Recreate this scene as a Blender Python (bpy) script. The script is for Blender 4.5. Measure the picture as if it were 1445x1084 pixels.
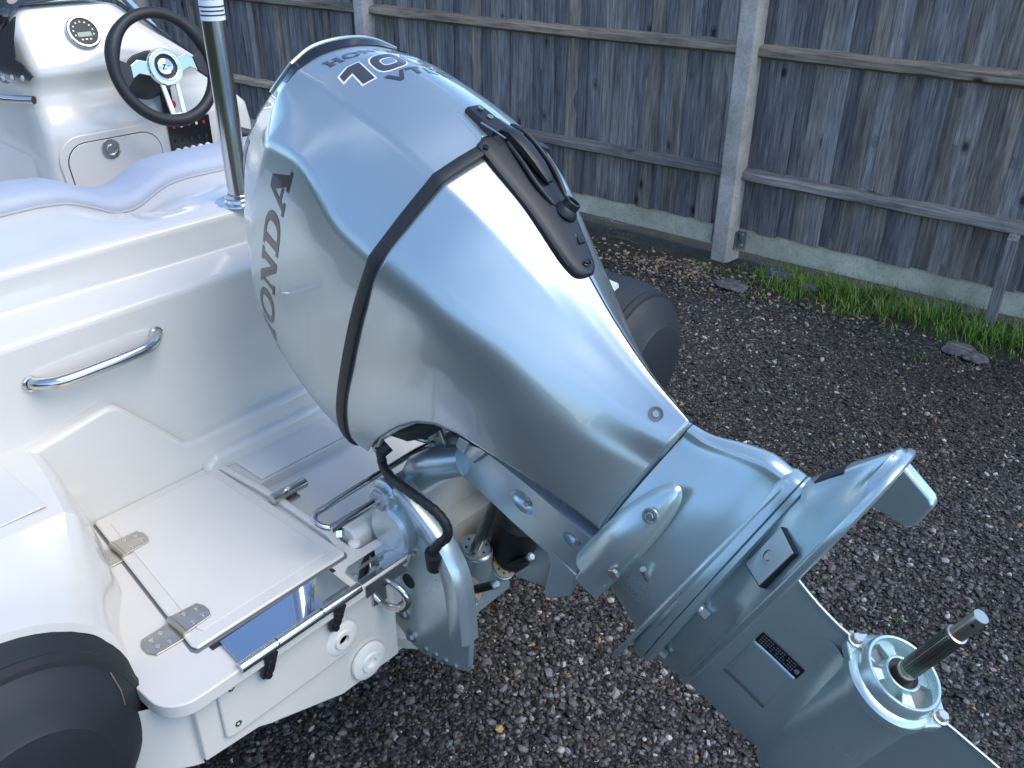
import bpy, bmesh, math, random
import numpy as np
from mathutils import Vector, Matrix
from mathutils.bvhtree import BVHTree

for o in list(bpy.data.objects): bpy.data.objects.remove(o)
random.seed(7); RNG = np.random.default_rng(11)
SC = bpy.context.scene
COL = SC.collection
R = math.radians

# ------------------------------------------------------------------ camera
# world axes follow the boat: X starboard, Y forward, Z up, metres
FPX, CX, CY = 1236.4, 722.5, 542.0
PITCH, ROLL, YAWB, YAWF = R(28.96), R(.344), R(49.6), R(1.92)
CAM = np.array([-1.0, 0.0, 1.75])
def _rot():
    cp, sp, cr, sr = math.cos(PITCH), math.sin(PITCH), math.cos(ROLL), math.sin(ROLL)
    r0 = np.array([[1,0,0],[0,-sp,-cp],[0,cp,-sp]])
    rr = np.array([[cr,-sr,0],[sr,cr,0],[0,0,1]])
    b = np.array([[math.cos(YAWB),-math.sin(YAWB),0],[math.sin(YAWB),math.cos(YAWB),0],[0,0,1]])
    return rr @ r0 @ b
RC = _rot()
cam = bpy.data.cameras.new('camera'); camo = bpy.data.objects.new('camera', cam); COL.objects.link(camo)
cam.sensor_width = 36; cam.lens = FPX/1445*36; cam.clip_start = .02; cam.clip_end = 3000
M = Matrix.Identity(4)
for i in range(3):
    M[i][0] = RC[0][i]; M[i][1] = -RC[1][i]; M[i][2] = -RC[2][i]; M[i][3] = CAM[i]
camo.matrix_world = M
SC.camera = camo

# ------------------------------------------------------------------ light
SUN_DIR = Vector((.16, -.56, .80)).normalized()          # towards the sun, beyond the fence
w = bpy.data.worlds.new('World'); SC.world = w; w.use_nodes = True
nt = w.node_tree; nt.nodes.clear()
out = nt.nodes.new('ShaderNodeOutputWorld'); bg = nt.nodes.new('ShaderNodeBackground')
sky = nt.nodes.new('ShaderNodeTexSky'); sky.sky_type = 'NISHITA'; sky.sun_disc = False
sky.sun_elevation = math.asin(SUN_DIR.z); sky.sun_rotation = math.atan2(SUN_DIR.x, SUN_DIR.y)
sky.air_density = 1.0; sky.altitude = 1200; sky.dust_density = .15; sky.ozone_density = 3.0
tc = nt.nodes.new('ShaderNodeTexCoord'); mp = nt.nodes.new('ShaderNodeMapping')
mp.inputs['Scale'].default_value = (1.6, 1.6, 3.2); mp.inputs['Location'].default_value = (.6, .25, .1)
nz = nt.nodes.new('ShaderNodeTexNoise'); nz.inputs['Scale'].default_value = 1.3; nz.inputs['Detail'].default_value = 7
rp = nt.nodes.new('ShaderNodeValToRGB'); rp.color_ramp.elements[0].position = .57; rp.color_ramp.elements[1].position = .82
rp.color_ramp.elements[0].color = (0,0,0,1); rp.color_ramp.elements[1].color = (.75,.75,.75,1)
mx = nt.nodes.new('ShaderNodeMix'); mx.data_type = 'RGBA'; mx.inputs[7].default_value = (9.5, 9.6, 10.2, 1)
L = nt.links.new
L(tc.outputs['Generated'], mp.inputs[0]); L(mp.outputs[0], nz.inputs[0]); L(nz.outputs[0], rp.inputs[0])
L(rp.outputs[0], mx.inputs[0]); L(sky.outputs[0], mx.inputs[6]); L(mx.outputs[2], bg.inputs[0])
bg.inputs[1].default_value = .15; L(bg.outputs[0], out.inputs[0])
sl = bpy.data.lights.new('sun', 'SUN'); sl.energy = 1.25; sl.angle = R(42); sl.color = (1, .90, .76)
so = bpy.data.objects.new('sun', sl); COL.objects.link(so)
so.rotation_euler = (-SUN_DIR).to_track_quat('-Z', 'Y').to_euler(); so.location = (6, 0, 8)
SC.view_settings.view_transform = 'Standard'; SC.view_settings.look = 'None'
SC.view_settings.exposure = 1.18; SC.view_settings.gamma = 1; SC.view_settings.use_curve_mapping = False

# ------------------------------------------------------------------ pixel helpers (photograph pixels -> directions)
def ray(x, y): return RC.T @ np.array([(x-CX)/FPX, (y-CY)/FPX, 1.])
def onP(x, y, P, n):
    d = ray(x, y); n = np.asarray(n, float); return CAM + d*(np.dot(np.asarray(P)-CAM, n)/np.dot(d, n))
def onX(x, y, X): return onP(x, y, (X,0,0), (1,0,0))
def onY(x, y, Y): return onP(x, y, (0,Y,0), (0,1,0))
def onZ(x, y, Z): return onP(x, y, (0,0,Z), (0,0,1))
# engine frame: u up the leg, v aft, w port; origin on the propeller shaft line
TH = R(66)
EV = np.array([0, -math.cos(TH), math.sin(TH)]); EU = np.array([0, math.sin(TH), math.cos(TH)])
EO = onX(1275, 950, 0) - .17*EV
def E(u, v, w=0.): return EO + u*EU + v*EV + np.array([-w, 0, 0])

# ------------------------------------------------------------------ materials
MATS = {}
def mat(name, col=(.8,.8,.8), rough=.5, metal=0., coat=0., spec=.5, bump=None, vary=None, trans=0., alpha=1., coatr=.03):
    """bump=(scale, strength, distance)   vary=(scale, amount)"""
    m = bpy.data.materials.new(name); m.use_nodes = True; MATS[name] = m
    n = m.node_tree; b = n.nodes['Principled BSDF']
    b.inputs['Base Color'].default_value = (*col, 1); b.inputs['Roughness'].default_value = rough
    b.inputs['Metallic'].default_value = metal; b.inputs['Coat Weight'].default_value = coat
    b.inputs['Coat Roughness'].default_value = coatr; b.inputs['Specular IOR Level'].default_value = spec
    b.inputs['Transmission Weight'].default_value = trans; b.inputs['Alpha'].default_value = alpha
    tcn = None
    if bump or vary:
        tcn = n.nodes.new('ShaderNodeTexCoord')
    if bump:
        t = n.nodes.new('ShaderNodeTexNoise'); t.inputs['Scale'].default_value = bump[0]; t.inputs['Detail'].default_value = 4
        bb = n.nodes.new('ShaderNodeBump'); bb.inputs['Strength'].default_value = bump[1]; bb.inputs['Distance'].default_value = bump[2]
        n.links.new(tcn.outputs['Object'], t.inputs[0]); n.links.new(t.outputs[0], bb.inputs['Height']); n.links.new(bb.outputs[0], b.inputs['Normal'])
    if vary:
        t = n.nodes.new('ShaderNodeTexNoise'); t.inputs['Scale'].default_value = vary[0]; t.inputs['Detail'].default_value = 6
        r = n.nodes.new('ShaderNodeMapRange'); r.inputs[1].default_value = .3; r.inputs[2].default_value = .7
        r.inputs[3].default_value = 1-vary[1]; r.inputs[4].default_value = 1+vary[1]*.4
        h = n.nodes.new('ShaderNodeMix'); h.data_type = 'RGBA'; h.blend_type = 'MULTIPLY'; h.inputs[0].default_value = 1
        h.inputs[6].default_value = (*col, 1)
        n.links.new(tcn.outputs['Object'], t.inputs[0]); n.links.new(t.outputs[0], r.inputs[0]); n.links.new(r.outputs[0], h.inputs[7])
        n.links.new(h.outputs[2], b.inputs['Base Color'])
        r2 = n.nodes.new('ShaderNodeMapRange'); r2.inputs[1].default_value = .3; r2.inputs[2].default_value = .7
        r2.inputs[3].default_value = rough*1.12; r2.inputs[4].default_value = rough*.9
        n.links.new(t.outputs[0], r2.inputs[0]); n.links.new(r2.outputs[0], b.inputs['Roughness'])
    return m
mat('cowl_paint', (.455,.53,.545), .33, .80, .9, coatr=.02, vary=(7,.05), bump=(2600,.03,.0002))
mat('leg_paint', (.52,.65,.65), .29, .72, .3, coatr=.2, vary=(9,.05), bump=(900,.05,.0004))
mat('bracket_paint', (.58,.68,.69), .30, .68, .25, coatr=.25, vary=(14,.08), bump=(700,.08,.0005))
mat('black_rubber', (.018,.02,.023), .55, bump=(500,.1,.0004))
mat('black_plastic', (.013,.015,.019), .45, bump=(600,.12,.0004))
mat('black_gloss', (.012,.012,.014), .12)
mat('decal_dark', (.045,.042,.045), .3, coat=.6)
mat('decal_white', (.75,.77,.8), .3, coat=.5)
mat('decal_grey', (.17,.19,.2), .4)
mat('gelcoat', (.69,.66,.60), .22, coat=.5, coatr=.08, vary=(4,.05))
mat('gelcoat_grip', (.71,.68,.62), .5, bump=(420,.35,.0008), vary=(6,.04))
mat('white_plastic', (.78,.76,.70), .4)
mat('stainless', (.60,.59,.57), .18, 1., bump=(300,.03,.0003))
mat('brushed_steel', (.55,.52,.46), .32, 1., vary=(40,.12), bump=(200,.1,.0003))
mat('mirror_steel', (.62,.64,.67), .03, 1.)
mat('zinc', (.50,.52,.50), .4, .9, vary=(60,.2))
mat('shaft_steel', (.30,.31,.27), .3, 1., vary=(30,.25))
mat('shaft_tip', (.55,.53,.46), .3, 1., vary=(50,.2))
mat('bronze_seal', (.30,.22,.14), .45, .8, vary=(60,.3))
mat('hypalon', (.016,.020,.026), .62, bump=(260,.12,.0006), vary=(4,.35))
mat('hypalon_band', (.012,.013,.016), .6, bump=(260,.15,.0006))
mat('vinyl', (.42,.46,.53), .55, bump=(350,.25,.0008), vary=(8,.06))
mat('stitch', (.45,.44,.44), .7)
mat('leather', (.016,.016,.018), .5, bump=(450,.3,.0008))
mat('tint', (.02,.022,.025), .08, coat=.5)
mat('polished_alu', (.72,.72,.71), .16, 1.)
mat('lcd', (.30,.36,.27), .3)
mat('red_plastic', (.55,.02,.03), .35)
mat('galvanised', (.42,.45,.47), .45, .9, vary=(25,.25))
mat('tyre', (.02,.02,.02), .8)
mat('paper', (.75,.77,.82), .5)
mat('ink', (.05,.06,.09), .6)
mat('dirt_brown', (.10,.075,.05), .9)

# ------------------------------------------------------------------ mesh builder
def hermite(P, n, brk=()):
    """interpolating spline through P (list of 3-vectors); n samples a segment; tangents broken at indices in brk"""
    P = [np.asarray(p, float) for p in P]; N = len(P)
    t = [0.]
    for i in range(1, N): t.append(t[-1] + max(np.linalg.norm(P[i]-P[i-1]), 1e-5)**.5)
    def tan(i, side):
        if i == 0 or (i in brk and side > 0): return (P[i+1]-P[i])/(t[i+1]-t[i])
        if i == N-1 or (i in brk and side < 0): return (P[i]-P[i-1])/(t[i]-t[i-1])
        d0 = (P[i]-P[i-1])/(t[i]-t[i-1]); d1 = (P[i+1]-P[i])/(t[i+1]-t[i])
        a = (t[i]-t[i-1])/(t[i+1]-t[i-1]); return d0*(1-a) + d1*a
    out = []
    for i in range(N-1):
        h = t[i+1]-t[i]; m0 = tan(i, 1)*h; m1 = tan(i+1, -1)*h
        for k in range(n):
            s = k/n
            out.append((2*s**3-3*s**2+1)*P[i] + (s**3-2*s**2+s)*m0 + (-2*s**3+3*s**2)*P[i+1] + (s**3-s**2)*m1)
    out.append(P[-1]); return out

def frame_for(d):
    d = Vector(d).normalized(); a = Vector((0,0,1)) if abs(d.z) < .9 else Vector((1,0,0))
    x = d.cross(a).normalized(); y = d.cross(x).normalized(); return x, y

class MB:
    def __init__(s): s.v = []; s.f = []
    def add(s, verts, faces):
        o = len(s.v); s.v += [tuple(float(c) for c in p) for p in verts]; s.f += [tuple(i+o for i in f) for f in faces]; return s
    def grid(s, G, closed_j=False):
        ni, nj = len(G), len(G[0]); vs = [p for row in G for p in row]; fs = []
        for i in range(ni-1):
            for j in range(nj-1 + (1 if closed_j else 0)):
                j2 = (j+1) % nj; fs.append((i*nj+j, i*nj+j2, (i+1)*nj+j2, (i+1)*nj+j))
        return s.add(vs, fs)
    def box(s, lo, hi):
        (a,b,c),(d,e,f) = lo, hi
        return s.add([(a,b,c),(d,b,c),(d,e,c),(a,e,c),(a,b,f),(d,b,f),(d,e,f),(a,e,f)],
                     [(0,3,2,1),(4,5,6,7),(0,1,5,4),(1,2,6,5),(2,3,7,6),(3,0,4,7)])
    def hexa(s, P):   # 8 points: bottom quad then top quad
        return s.add(P, [(0,3,2,1),(4,5,6,7),(0,1,5,4),(1,2,6,5),(2,3,7,6),(3,0,4,7)])
    def prism(s, poly, vec):
        n = len(poly); vec = np.asarray(vec, float); P = [np.asarray(p, float) for p in poly]
        fs = [tuple(range(n-1,-1,-1)), tuple(range(n, 2*n))] + [(i, (i+1) % n, n+(i+1) % n, n+i) for i in range(n)]
        return s.add(P + [p+vec for p in P], fs)
    def tube(s, pts, r, seg=12, cap=True):
        pts = [Vector(p) for p in pts]; n = len(pts); rr = r if isinstance(r, (list, tuple)) else [r]*n
        rings = []; x = None
        for i, p in enumerate(pts):
            d = (pts[min(i+1, n-1)] - pts[max(i-1, 0)]).normalized()
            if x is None: x, y = frame_for(d)
            else:
                x = (x - d*x.dot(d)).normalized(); y = d.cross(x)
            if i == 0: y = d.cross(x)
            rings.append([p + x*math.cos(2*math.pi*k/seg)*rr[i] + y*math.sin(2*math.pi*k/seg)*rr[i] for k in range(seg)])
        o = len(s.v); s.grid(rings, True)
        if cap: s.f += [tuple(o+k for k in range(seg-1,-1,-1)), tuple(o+(n-1)*seg+k for k in range(seg))]
        return s
    def lathe(s, org, axis, prof, seg=32, cap=False, rot=0.):
        """prof: list of (distance along axis, radius)"""
        org = Vector(org); d = Vector(axis).normalized(); x, y = frame_for(d)
        G = [[org + d*a + (x*math.cos(2*math.pi*k/seg+rot) + y*math.sin(2*math.pi*k/seg+rot))*r for k in range(seg)] for a, r in prof]
        o = len(s.v); s.grid(G, True)
        if cap: s.f += [tuple(o+k for k in range(seg-1,-1,-1)), tuple(o+(len(prof)-1)*seg+k for k in range(seg))]
        return s
    def build(s, name, m, parent=None, smooth=35, bevel=0., seg=2, solid=0.):
        me = bpy.data.meshes.new(name)
        root = parent
        while root is not None and root.parent is not None: root = root.parent
        off = Vector(root.location) if root is not None else Vector((0,0,0))
        me.from_pydata([tuple(Vector(p)-off) for p in s.v], [], s.f); me.update()
        bm = bmesh.new(); bm.from_mesh(me); bmesh.ops.remove_doubles(bm, verts=bm.verts, dist=1e-5)
        bmesh.ops.recalc_face_normals(bm, faces=bm.faces); bm.to_mesh(me); bm.free()
        o = bpy.data.objects.new(name, me); COL.objects.link(o); o.parent = parent
        me.materials.append(MATS[m] if isinstance(m, str) else m)
        if solid:
            md = o.modifiers.new('solid', 'SOLIDIFY'); md.thickness = solid; md.offset = -1
        if bevel:
            md = o.modifiers.new('bevel', 'BEVEL'); md.width = bevel; md.segments = seg; md.limit_method = 'ANGLE'; md.angle_limit = R(28)
        if smooth:
            for p in me.polygons: p.use_smooth = True
            if bevel: md.harden_normals = True
            else: me.set_sharp_from_angle(angle=R(smooth))
        return o
def empty(name, loc, label, cat, group=None):
    o = bpy.data.objects.new(name, None); COL.objects.link(o); o.location = loc; o.empty_display_size = .05
    tag(o, label, cat, group); return o
def tag(o, label=None, cat=None, group=None, kind=None):
    if label: o['label'] = label
    if cat: o['category'] = cat
    if group: o['group'] = group
    if kind: o['kind'] = kind
    return o
def bolt(name, p, axis, r, h, m, parent, washer=0., seg=6):
    b = MB()
    if washer: b.lathe(p, axis, [(-.001,washer),(h*.25,washer),(h*.3,washer*.9),(h*.3,0.0001)], 20)
    b.lathe(p, axis, [(0,r),(h*.85,r),(h,r*.85),(h,.0001)], seg)
    return b.build(name, m, parent, smooth=30)
def V3(*a): return np.array(a, float)
def smooth01(t): t = min(max(t, 0), 1); return t*t*(3-2*t)
# ================================================================== GROUND
def nodes_mat(name):
    m = bpy.data.materials.new(name); m.use_nodes = True; MATS[name] = m
    return m, m.node_tree.nodes, m.node_tree.links, m.node_tree.nodes['Principled BSDF']
def ramp(N, stops):
    r = N.new('ShaderNodeValToRGB'); e = r.color_ramp.elements
    while len(e) < len(stops): e.new(.5)
    for k, (p, c) in enumerate(stops): e[k].position = p; e[k].color = (*c, 1)
    return r
def noise(N, Lk, src, scale, detail=4, rough=.5):
    t = N.new('ShaderNodeTexNoise'); t.inputs['Scale'].default_value = scale; t.inputs['Detail'].default_value = detail
    t.inputs['Roughness'].default_value = rough; Lk(src, t.inputs[0]); return t
def mixc(N, Lk, f, a, b, mode='MIX'):
    x = N.new('ShaderNodeMix'); x.data_type = 'RGBA'; x.blend_type = mode
    for s, k in ((f, 0), (a, 6), (b, 7)):
        if isinstance(s, (int, float)): x.inputs[k].default_value = s
        elif isinstance(s, tuple): x.inputs[k].default_value = (*s, 1)
        else: Lk(s, x.inputs[k])
    return x.outputs[2]

m, N, K, B = nodes_mat('gravel_ground'); Lk = K.new
tcn = N.new('ShaderNodeTexCoord'); P_ = tcn.outputs['Object']
vo = N.new('ShaderNodeTexVoronoi'); vo.inputs['Scale'].default_value = 95; Lk(P_, vo.inputs[0])
big = noise(N, Lk, P_, .9, 5); mid = noise(N, Lk, P_, 7, 5)
sep = N.new('ShaderNodeSeparateColor'); Lk(vo.outputs['Color'], sep.inputs[0])
r1 = ramp(N, [(0,(.012,.011,.010)),(.55,(.032,.030,.029)),(.9,(.085,.08,.075)),(1,(.22,.20,.17))]); Lk(sep.outputs[0], r1.inputs[0])
r2 = ramp(N, [(.35,(.55,.52,.48)),(.65,(1.15,1.12,1.1))]); Lk(big.outputs[0], r2.inputs[0])
gcol = mixc(N, Lk, 1., r1.outputs[0], r2.outputs[0], 'MULTIPLY')
sx_ = N.new('ShaderNodeSeparateXYZ'); Lk(P_, sx_.inputs[0]); mr_ = N.new('ShaderNodeMapRange'); mr_.inputs[1].default_value = -4.6; mr_.inputs[2].default_value = -5.2; Lk(sx_.outputs[0], mr_.inputs[0])
Lk(mixc(N, Lk, mr_.outputs[0], gcol, (.05,.09,.025)), B.inputs['Base Color'])    # rough grass starts at the far side of the yard
B.inputs['Roughness'].default_value = .75
bp = N.new('ShaderNodeBump'); bp.inputs['Strength'].default_value = .9; bp.inputs['Distance'].default_value = .01; bp.invert = True
Lk(vo.outputs['Distance'], bp.inputs['Height']); Lk(bp.outputs[0], B.inputs['Normal'])
g = MB().grid([[(-400+x*80, -400+y*80, 0) for x in range(11)] for y in range(11)]).build('ground', 'gravel_ground')
tag(g, kind='structure')

# stones: real geometry, colour carried per stone
ico = bmesh.new(); bmesh.ops.create_icosphere(ico, subdivisions=1, radius=1.)
IV = np.array([v.co[:] for v in ico.verts]); IF = np.array([[v.index for v in f.verts] for f in ico.faces]); ico.free()
def stones(name, pts, sizes, cols, m, flat=.6, parent=None):
    n = len(pts); nv = len(IV); nf = len(IF)
    base = [IV*(1+.35*(RNG.random((nv,1))-.5)) for _ in range(12)]
    ang = RNG.random(n)*6.283; el = 1-.5*RNG.random(n); fl = flat*(.6+.7*RNG.random(n)); tl = (RNG.random((n,2))-.5)*.8
    pick = RNG.integers(0, 12, n); V = np.array(base)[pick]
    V = V*np.stack([np.ones(n), el, fl], 1)[:,None,:]
    V[:,:,2] += V[:,:,0]*tl[:,0:1] + V[:,:,1]*tl[:,1:2]
    c, s = np.cos(ang)[:,None], np.sin(ang)[:,None]
    X = V[:,:,0]*c - V[:,:,1]*s; Y = V[:,:,0]*s + V[:,:,1]*c
    V = np.stack([X, Y, V[:,:,2]], 2)*sizes[:,None,None] + pts[:,None,:]
    F = (IF[None] + (np.arange(n)*nv)[:,None,None]).reshape(-1)
    me = bpy.data.meshes.new(name); me.vertices.add(n*nv); me.vertices.foreach_set('co', V.reshape(-1).astype(np.float32))
    me.loops.add(n*nf*3); me.loops.foreach_set('vertex_index', F.astype(np.int32))
    me.polygons.add(n*nf); me.polygons.foreach_set('loop_start', np.arange(0, n*nf*3, 3, dtype=np.int32))
    me.update(calc_edges=True)
    at = me.color_attributes.new('tone', 'FLOAT_COLOR', 'POINT')
    C4 = np.concatenate([np.repeat(cols, nv, 0), np.ones((n*nv,1))], 1); at.data.foreach_set('color', C4.reshape(-1).astype(np.float32))
    me.polygons.foreach_set('use_smooth', np.zeros(n*nf, dtype=bool))
    o = bpy.data.objects.new(name, me); COL.objects.link(o); me.materials.append(MATS[m]); o.parent = parent
    return o
m, N, K, B = nodes_mat('stone'); Lk = K.new
a = N.new('ShaderNodeAttribute'); a.attribute_name = 'tone'; tcn = N.new('ShaderNodeTexCoord')
t = noise(N, Lk, tcn.outputs['Object'], 260, 3); r = ramp(N, [(.3,(.7,.7,.7)),(.7,(1.2,1.2,1.2))]); Lk(t.outputs[0], r.inputs[0])
Lk(mixc(N, Lk, 1., a.outputs['Color'], r.outputs[0], 'MULTIPLY'), B.inputs['Base Color']); B.inputs['Roughness'].default_value = .58
bp = N.new('ShaderNodeBump'); bp.inputs['Strength'].default_value = .5; bp.inputs['Distance'].default_value = .002
Lk(t.outputs[0], bp.inputs['Height']); Lk(bp.outputs[0], B.inputs['Normal'])

FD = V3(-math.sin(YAWF), math.cos(YAWF), 0); FN = V3(math.cos(YAWF), math.sin(YAWF), 0); FP = V3(3.192, 2.089, 0)
def fpt(s, off, z): return FP + s*FD + off*FN + V3(0,0,z)
def fence_x(y): return FP[0] - (y-FP[1])*math.tan(YAWF)
# smooth pseudo noise for patches
_ph = RNG.random((6,2))*6.28; _fr = RNG.normal(0, 1, (6,2))*2.2
def patch(p): return sum(np.sin(p[:,0]*_fr[k,0]+p[:,1]*_fr[k,1]+_ph[k,0]) for k in range(6))/3.0
def scatter(n, xr, yr, z=0.):
    p = np.stack([RNG.uniform(*xr, n), RNG.uniform(*yr, n), np.full(n, z)], 1); return p
cand = scatter(185000, (-.75, 3.25), (-.5, 4.6))
d = np.hypot(cand[:,0]+1, cand[:,1])
keep = (cand[:,0] < fence_x(cand[:,1])+.06) & ~((cand[:,0] < .35) & (cand[:,1] > 1.75)) & (RNG.random(len(cand)) < np.clip(2.7/(d+.3), .35, 1))
keep &= (cand[:,1] > -.5+ .0*cand[:,0]) & (np.arctan2(cand[:,0]+1, cand[:,1]) < R(93))
p = cand[keep]; n = len(p)
pt = patch(p)
sz = np.clip(RNG.lognormal(math.log(.0054), .40, n), .0026, .0145)*(1+.12*np.clip(pt, -1, 1))
p[:,2] = sz*.25
g = np.clip(RNG.lognormal(math.log(.038), .68, n), .010, .34)*(1+.45*np.clip(pt, -1, 1))
tint = 1 + RNG.normal(0, .05, (n,3)) + np.array([.03,0,-.03])
cols = g[:,None]*tint
pale = RNG.random(n) < .035; cols[pale] = RNG.uniform(.2, .5, (pale.sum(),1))*np.array([1,.95,.86])
tan = RNG.random(n) < .003; cols[tan] = np.array([.40,.24,.10])*RNG.uniform(.5, 1.2, (tan.sum(),1))
dk = pt < -.75; cols[dk] *= .6
o = stones('gravel', p, sz, cols, 'stone'); tag(o, 'loose dark crushed stone chippings covering the yard', 'gravel', kind='stuff')
# paler tan pea gravel by the fence post
n = 2600; s_ = np.clip(RNG.normal(.12, .38, n), -.9, 1.2); of = -.04-np.abs(RNG.normal(0, .20, n))
p = np.array([fpt(a_, b_, 0) for a_, b_ in zip(s_, of)]); sz = np.clip(RNG.lognormal(math.log(.0068), .4, n), .003, .016); p[:,2] = sz*.7
cols = RNG.uniform(.3, 1.15, (n,1))*np.array([.36,.27,.17]) + RNG.normal(0, .02, (n,3)); cols = np.clip(cols, .02, .7)
dk = RNG.random(n) < .35; cols[dk] = RNG.uniform(.02, .09, (dk.sum(),1))*np.ones((1,3))
o = stones('pea_gravel', p, sz, cols, 'stone'); tag(o, 'patch of tan and brown pea gravel around the concrete post foot', 'gravel', kind='stuff')

# soil bank along the fence
m, N, K, B = nodes_mat('soil'); Lk = K.new; tcn = N.new('ShaderNodeTexCoord')
t1 = noise(N, Lk, tcn.outputs['Object'], 30, 8, .7); t2 = noise(N, Lk, tcn.outputs['Object'], 5, 4)
r1 = ramp(N, [(.3,(.012,.010,.007)),(.55,(.026,.021,.015)),(.75,(.05,.041,.03))]); Lk(t1.outputs[0], r1.inputs[0])
r2 = ramp(N, [(.52,(0,0,0)),(.68,(.7,.7,.7))]); Lk(t2.outputs[0], r2.inputs[0])
Lk(mixc(N, Lk, r2.outputs[0], r1.outputs[0], (.035,.055,.012)), B.inputs['Base Color']); B.inputs['Roughness'].default_value = .95
bp = N.new('ShaderNodeBump'); bp.inputs['Strength'].default_value = .8; bp.inputs['Distance'].default_value = .012; Lk(t1.outputs[0], bp.inputs['Height']); Lk(bp.outputs[0], B.inputs['Normal'])
G = []
for i in range(161):
    s = -3.5 + i*.08; row = []
    for j in range(9):
        of = -.30 + .075*j + .03*math.sin(s*5.1+j) + .02*math.sin(s*13.3)
        if j == 8: of = .45
        z = [-.02,.003,.010,.014,.014,.010,.006,.003,-.01][j]*(1+.35*math.sin(s*7+j*1.7))
        row.append(fpt(s, of, z))
    G.append(row)
o = MB().grid(G).build('soil_strip', 'soil', smooth=60); tag(o, kind='structure')

# ================================================================== FENCE
def wood(name, cols, moss=0., ax=2):
    def sc(k): v = [1,1,1]; v[ax] = k; return tuple(v)
    m, N, K, B = nodes_mat(name); Lk = K.new
    tcn = N.new('ShaderNodeTexCoord'); oi = N.new('ShaderNodeObjectInfo')
    ad = N.new('ShaderNodeVectorMath'); ad.operation = 'ADD'; cb = N.new('ShaderNodeCombineXYZ')
    ml = N.new('ShaderNodeMath'); ml.operation = 'MULTIPLY'; ml.inputs[1].default_value = 57.
    Lk(oi.outputs['Random'], ml.inputs[0])
    for k in range(3): Lk(ml.outputs[0], cb.inputs[k])
    Lk(tcn.outputs['Object'], ad.inputs[0]); Lk(cb.outputs[0], ad.inputs[1])
    mp = N.new('ShaderNodeMapping'); mp.inputs['Scale'].default_value = sc(.05); Lk(ad.outputs[0], mp.inputs[0])
    gr = noise(N, Lk, mp.outputs[0], 110, 6, .65)
    mp2 = N.new('ShaderNodeMapping'); mp2.inputs['Scale'].default_value = sc(.12); Lk(ad.outputs[0], mp2.inputs[0])
    st = noise(N, Lk, mp2.outputs[0], 13, 5, .6)
    r1 = ramp(N, [(.25,cols[0]),(.5,cols[1]),(.78,cols[2])]); Lk(gr.outputs[0], r1.inputs[0])
    r2 = ramp(N, [(.3,(.45,.45,.47)),(.55,(1,1,1)),(.75,(1.35,1.25,1.1))]); Lk(st.outputs[0], r2.inputs[0])
    c = mixc(N, Lk, .9, r1.outputs[0], r2.outputs[0], 'MULTIPLY')
    rr = ramp(N, [(0,(.50,.50,.55)),(.3,(.92,.93,.97)),(.6,(1.3,1.28,1.26)),(.8,(1.0,.9,.78)),(.9,(.78,.68,.58)),(1,(1.55,1.35,1.12))]); Lk(oi.outputs['Random'], rr.inputs[0])
    c = mixc(N, Lk, .85, c, rr.outputs[0], 'MULTIPLY')
    # knots: sparse dark spots
    mp3 = N.new('ShaderNodeMapping'); mp3.inputs['Scale'].default_value = sc(.55); Lk(ad.outputs[0], mp3.inputs[0])
    vo = N.new('ShaderNodeTexVoronoi'); vo.inputs['Scale'].default_value = 6.5; Lk(mp3.outputs[0], vo.inputs[0])
    kr = ramp(N, [(.035,(.03,.028,.028)),(.085,(.35,.33,.33)),(.10,(.8,.8,.82)),(.12,(.6,.6,.6)),(.16,(1,1,1))]); Lk(vo.outputs['Distance'], kr.inputs[0])
    c = mixc(N, Lk, .9, c, kr.outputs[0], 'MULTIPLY')
    if moss:
        mo = noise(N, Lk, tcn.outputs['Object'], 9, 5); mr = ramp(N, [(.55,(0,0,0)),(.75,(moss,)*3)]); Lk(mo.outputs[0], mr.inputs[0])
        c = mixc(N, Lk, mr.outputs[0], c, (.05,.075,.03))
    Lk(c, B.inputs['Base Color']); B.inputs['Roughness'].default_value = .82; B.inputs['Specular IOR Level'].default_value = .3
    bp = N.new('ShaderNodeBump'); bp.inputs['Strength'].default_value = .55; bp.inputs['Distance'].default_value = .003
    Lk(gr.outputs[0], bp.inputs['Height']); Lk(bp.outputs[0], B.inputs['Normal'])
wood('board_wood', [(.065,.060,.056),(.24,.225,.212),(.47,.44,.415)])
wood('rail_wood', [(.13,.115,.098),(.33,.295,.25),(.55,.50,.43)], .35, 1)
def concrete(name, c0, c1, c2, moss):
    m, N, K, B = nodes_mat(name); Lk = K.new; tcn = N.new('ShaderNodeTexCoord'); P_ = tcn.outputs['Object']
    a1 = noise(N, Lk, P_, 5, 6, .6); a2 = noise(N, Lk, P_, 90, 5, .7); a3 = noise(N, Lk, P_, 3.2, 3)
    r1 = ramp(N, [(.3,c0),(.55,c1),(.75,c2)]); Lk(a1.outputs[0], r1.inputs[0])
    r2 = ramp(N, [(.28,(.35,.33,.3)),(.42,(.95,.95,.95)),(.7,(1.15,1.15,1.12))]); Lk(a2.outputs[0], r2.inputs[0])
    c = mixc(N, Lk, .9, r1.outputs[0], r2.outputs[0], 'MULTIPLY')
    r3 = ramp(N, [(.5,(0,0,0)),(.7,(moss,)*3)]); Lk(a3.outputs[0], r3.inputs[0])
    Lk(mixc(N, Lk, r3.outputs[0], c, (.10,.115,.055)), B.inputs['Base Color']); B.inputs['Roughness'].default_value = .9
    bp = N.new('ShaderNodeBump'); bp.inputs['Strength'].default_value = .6; bp.inputs['Distance'].default_value = .004; Lk(a2.outputs[0], bp.inputs['Height']); Lk(bp.outputs[0], B.inputs['Normal'])
concrete('post_concrete', (.36,.31,.265), (.56,.50,.435), (.68,.62,.55), .3)
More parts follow.
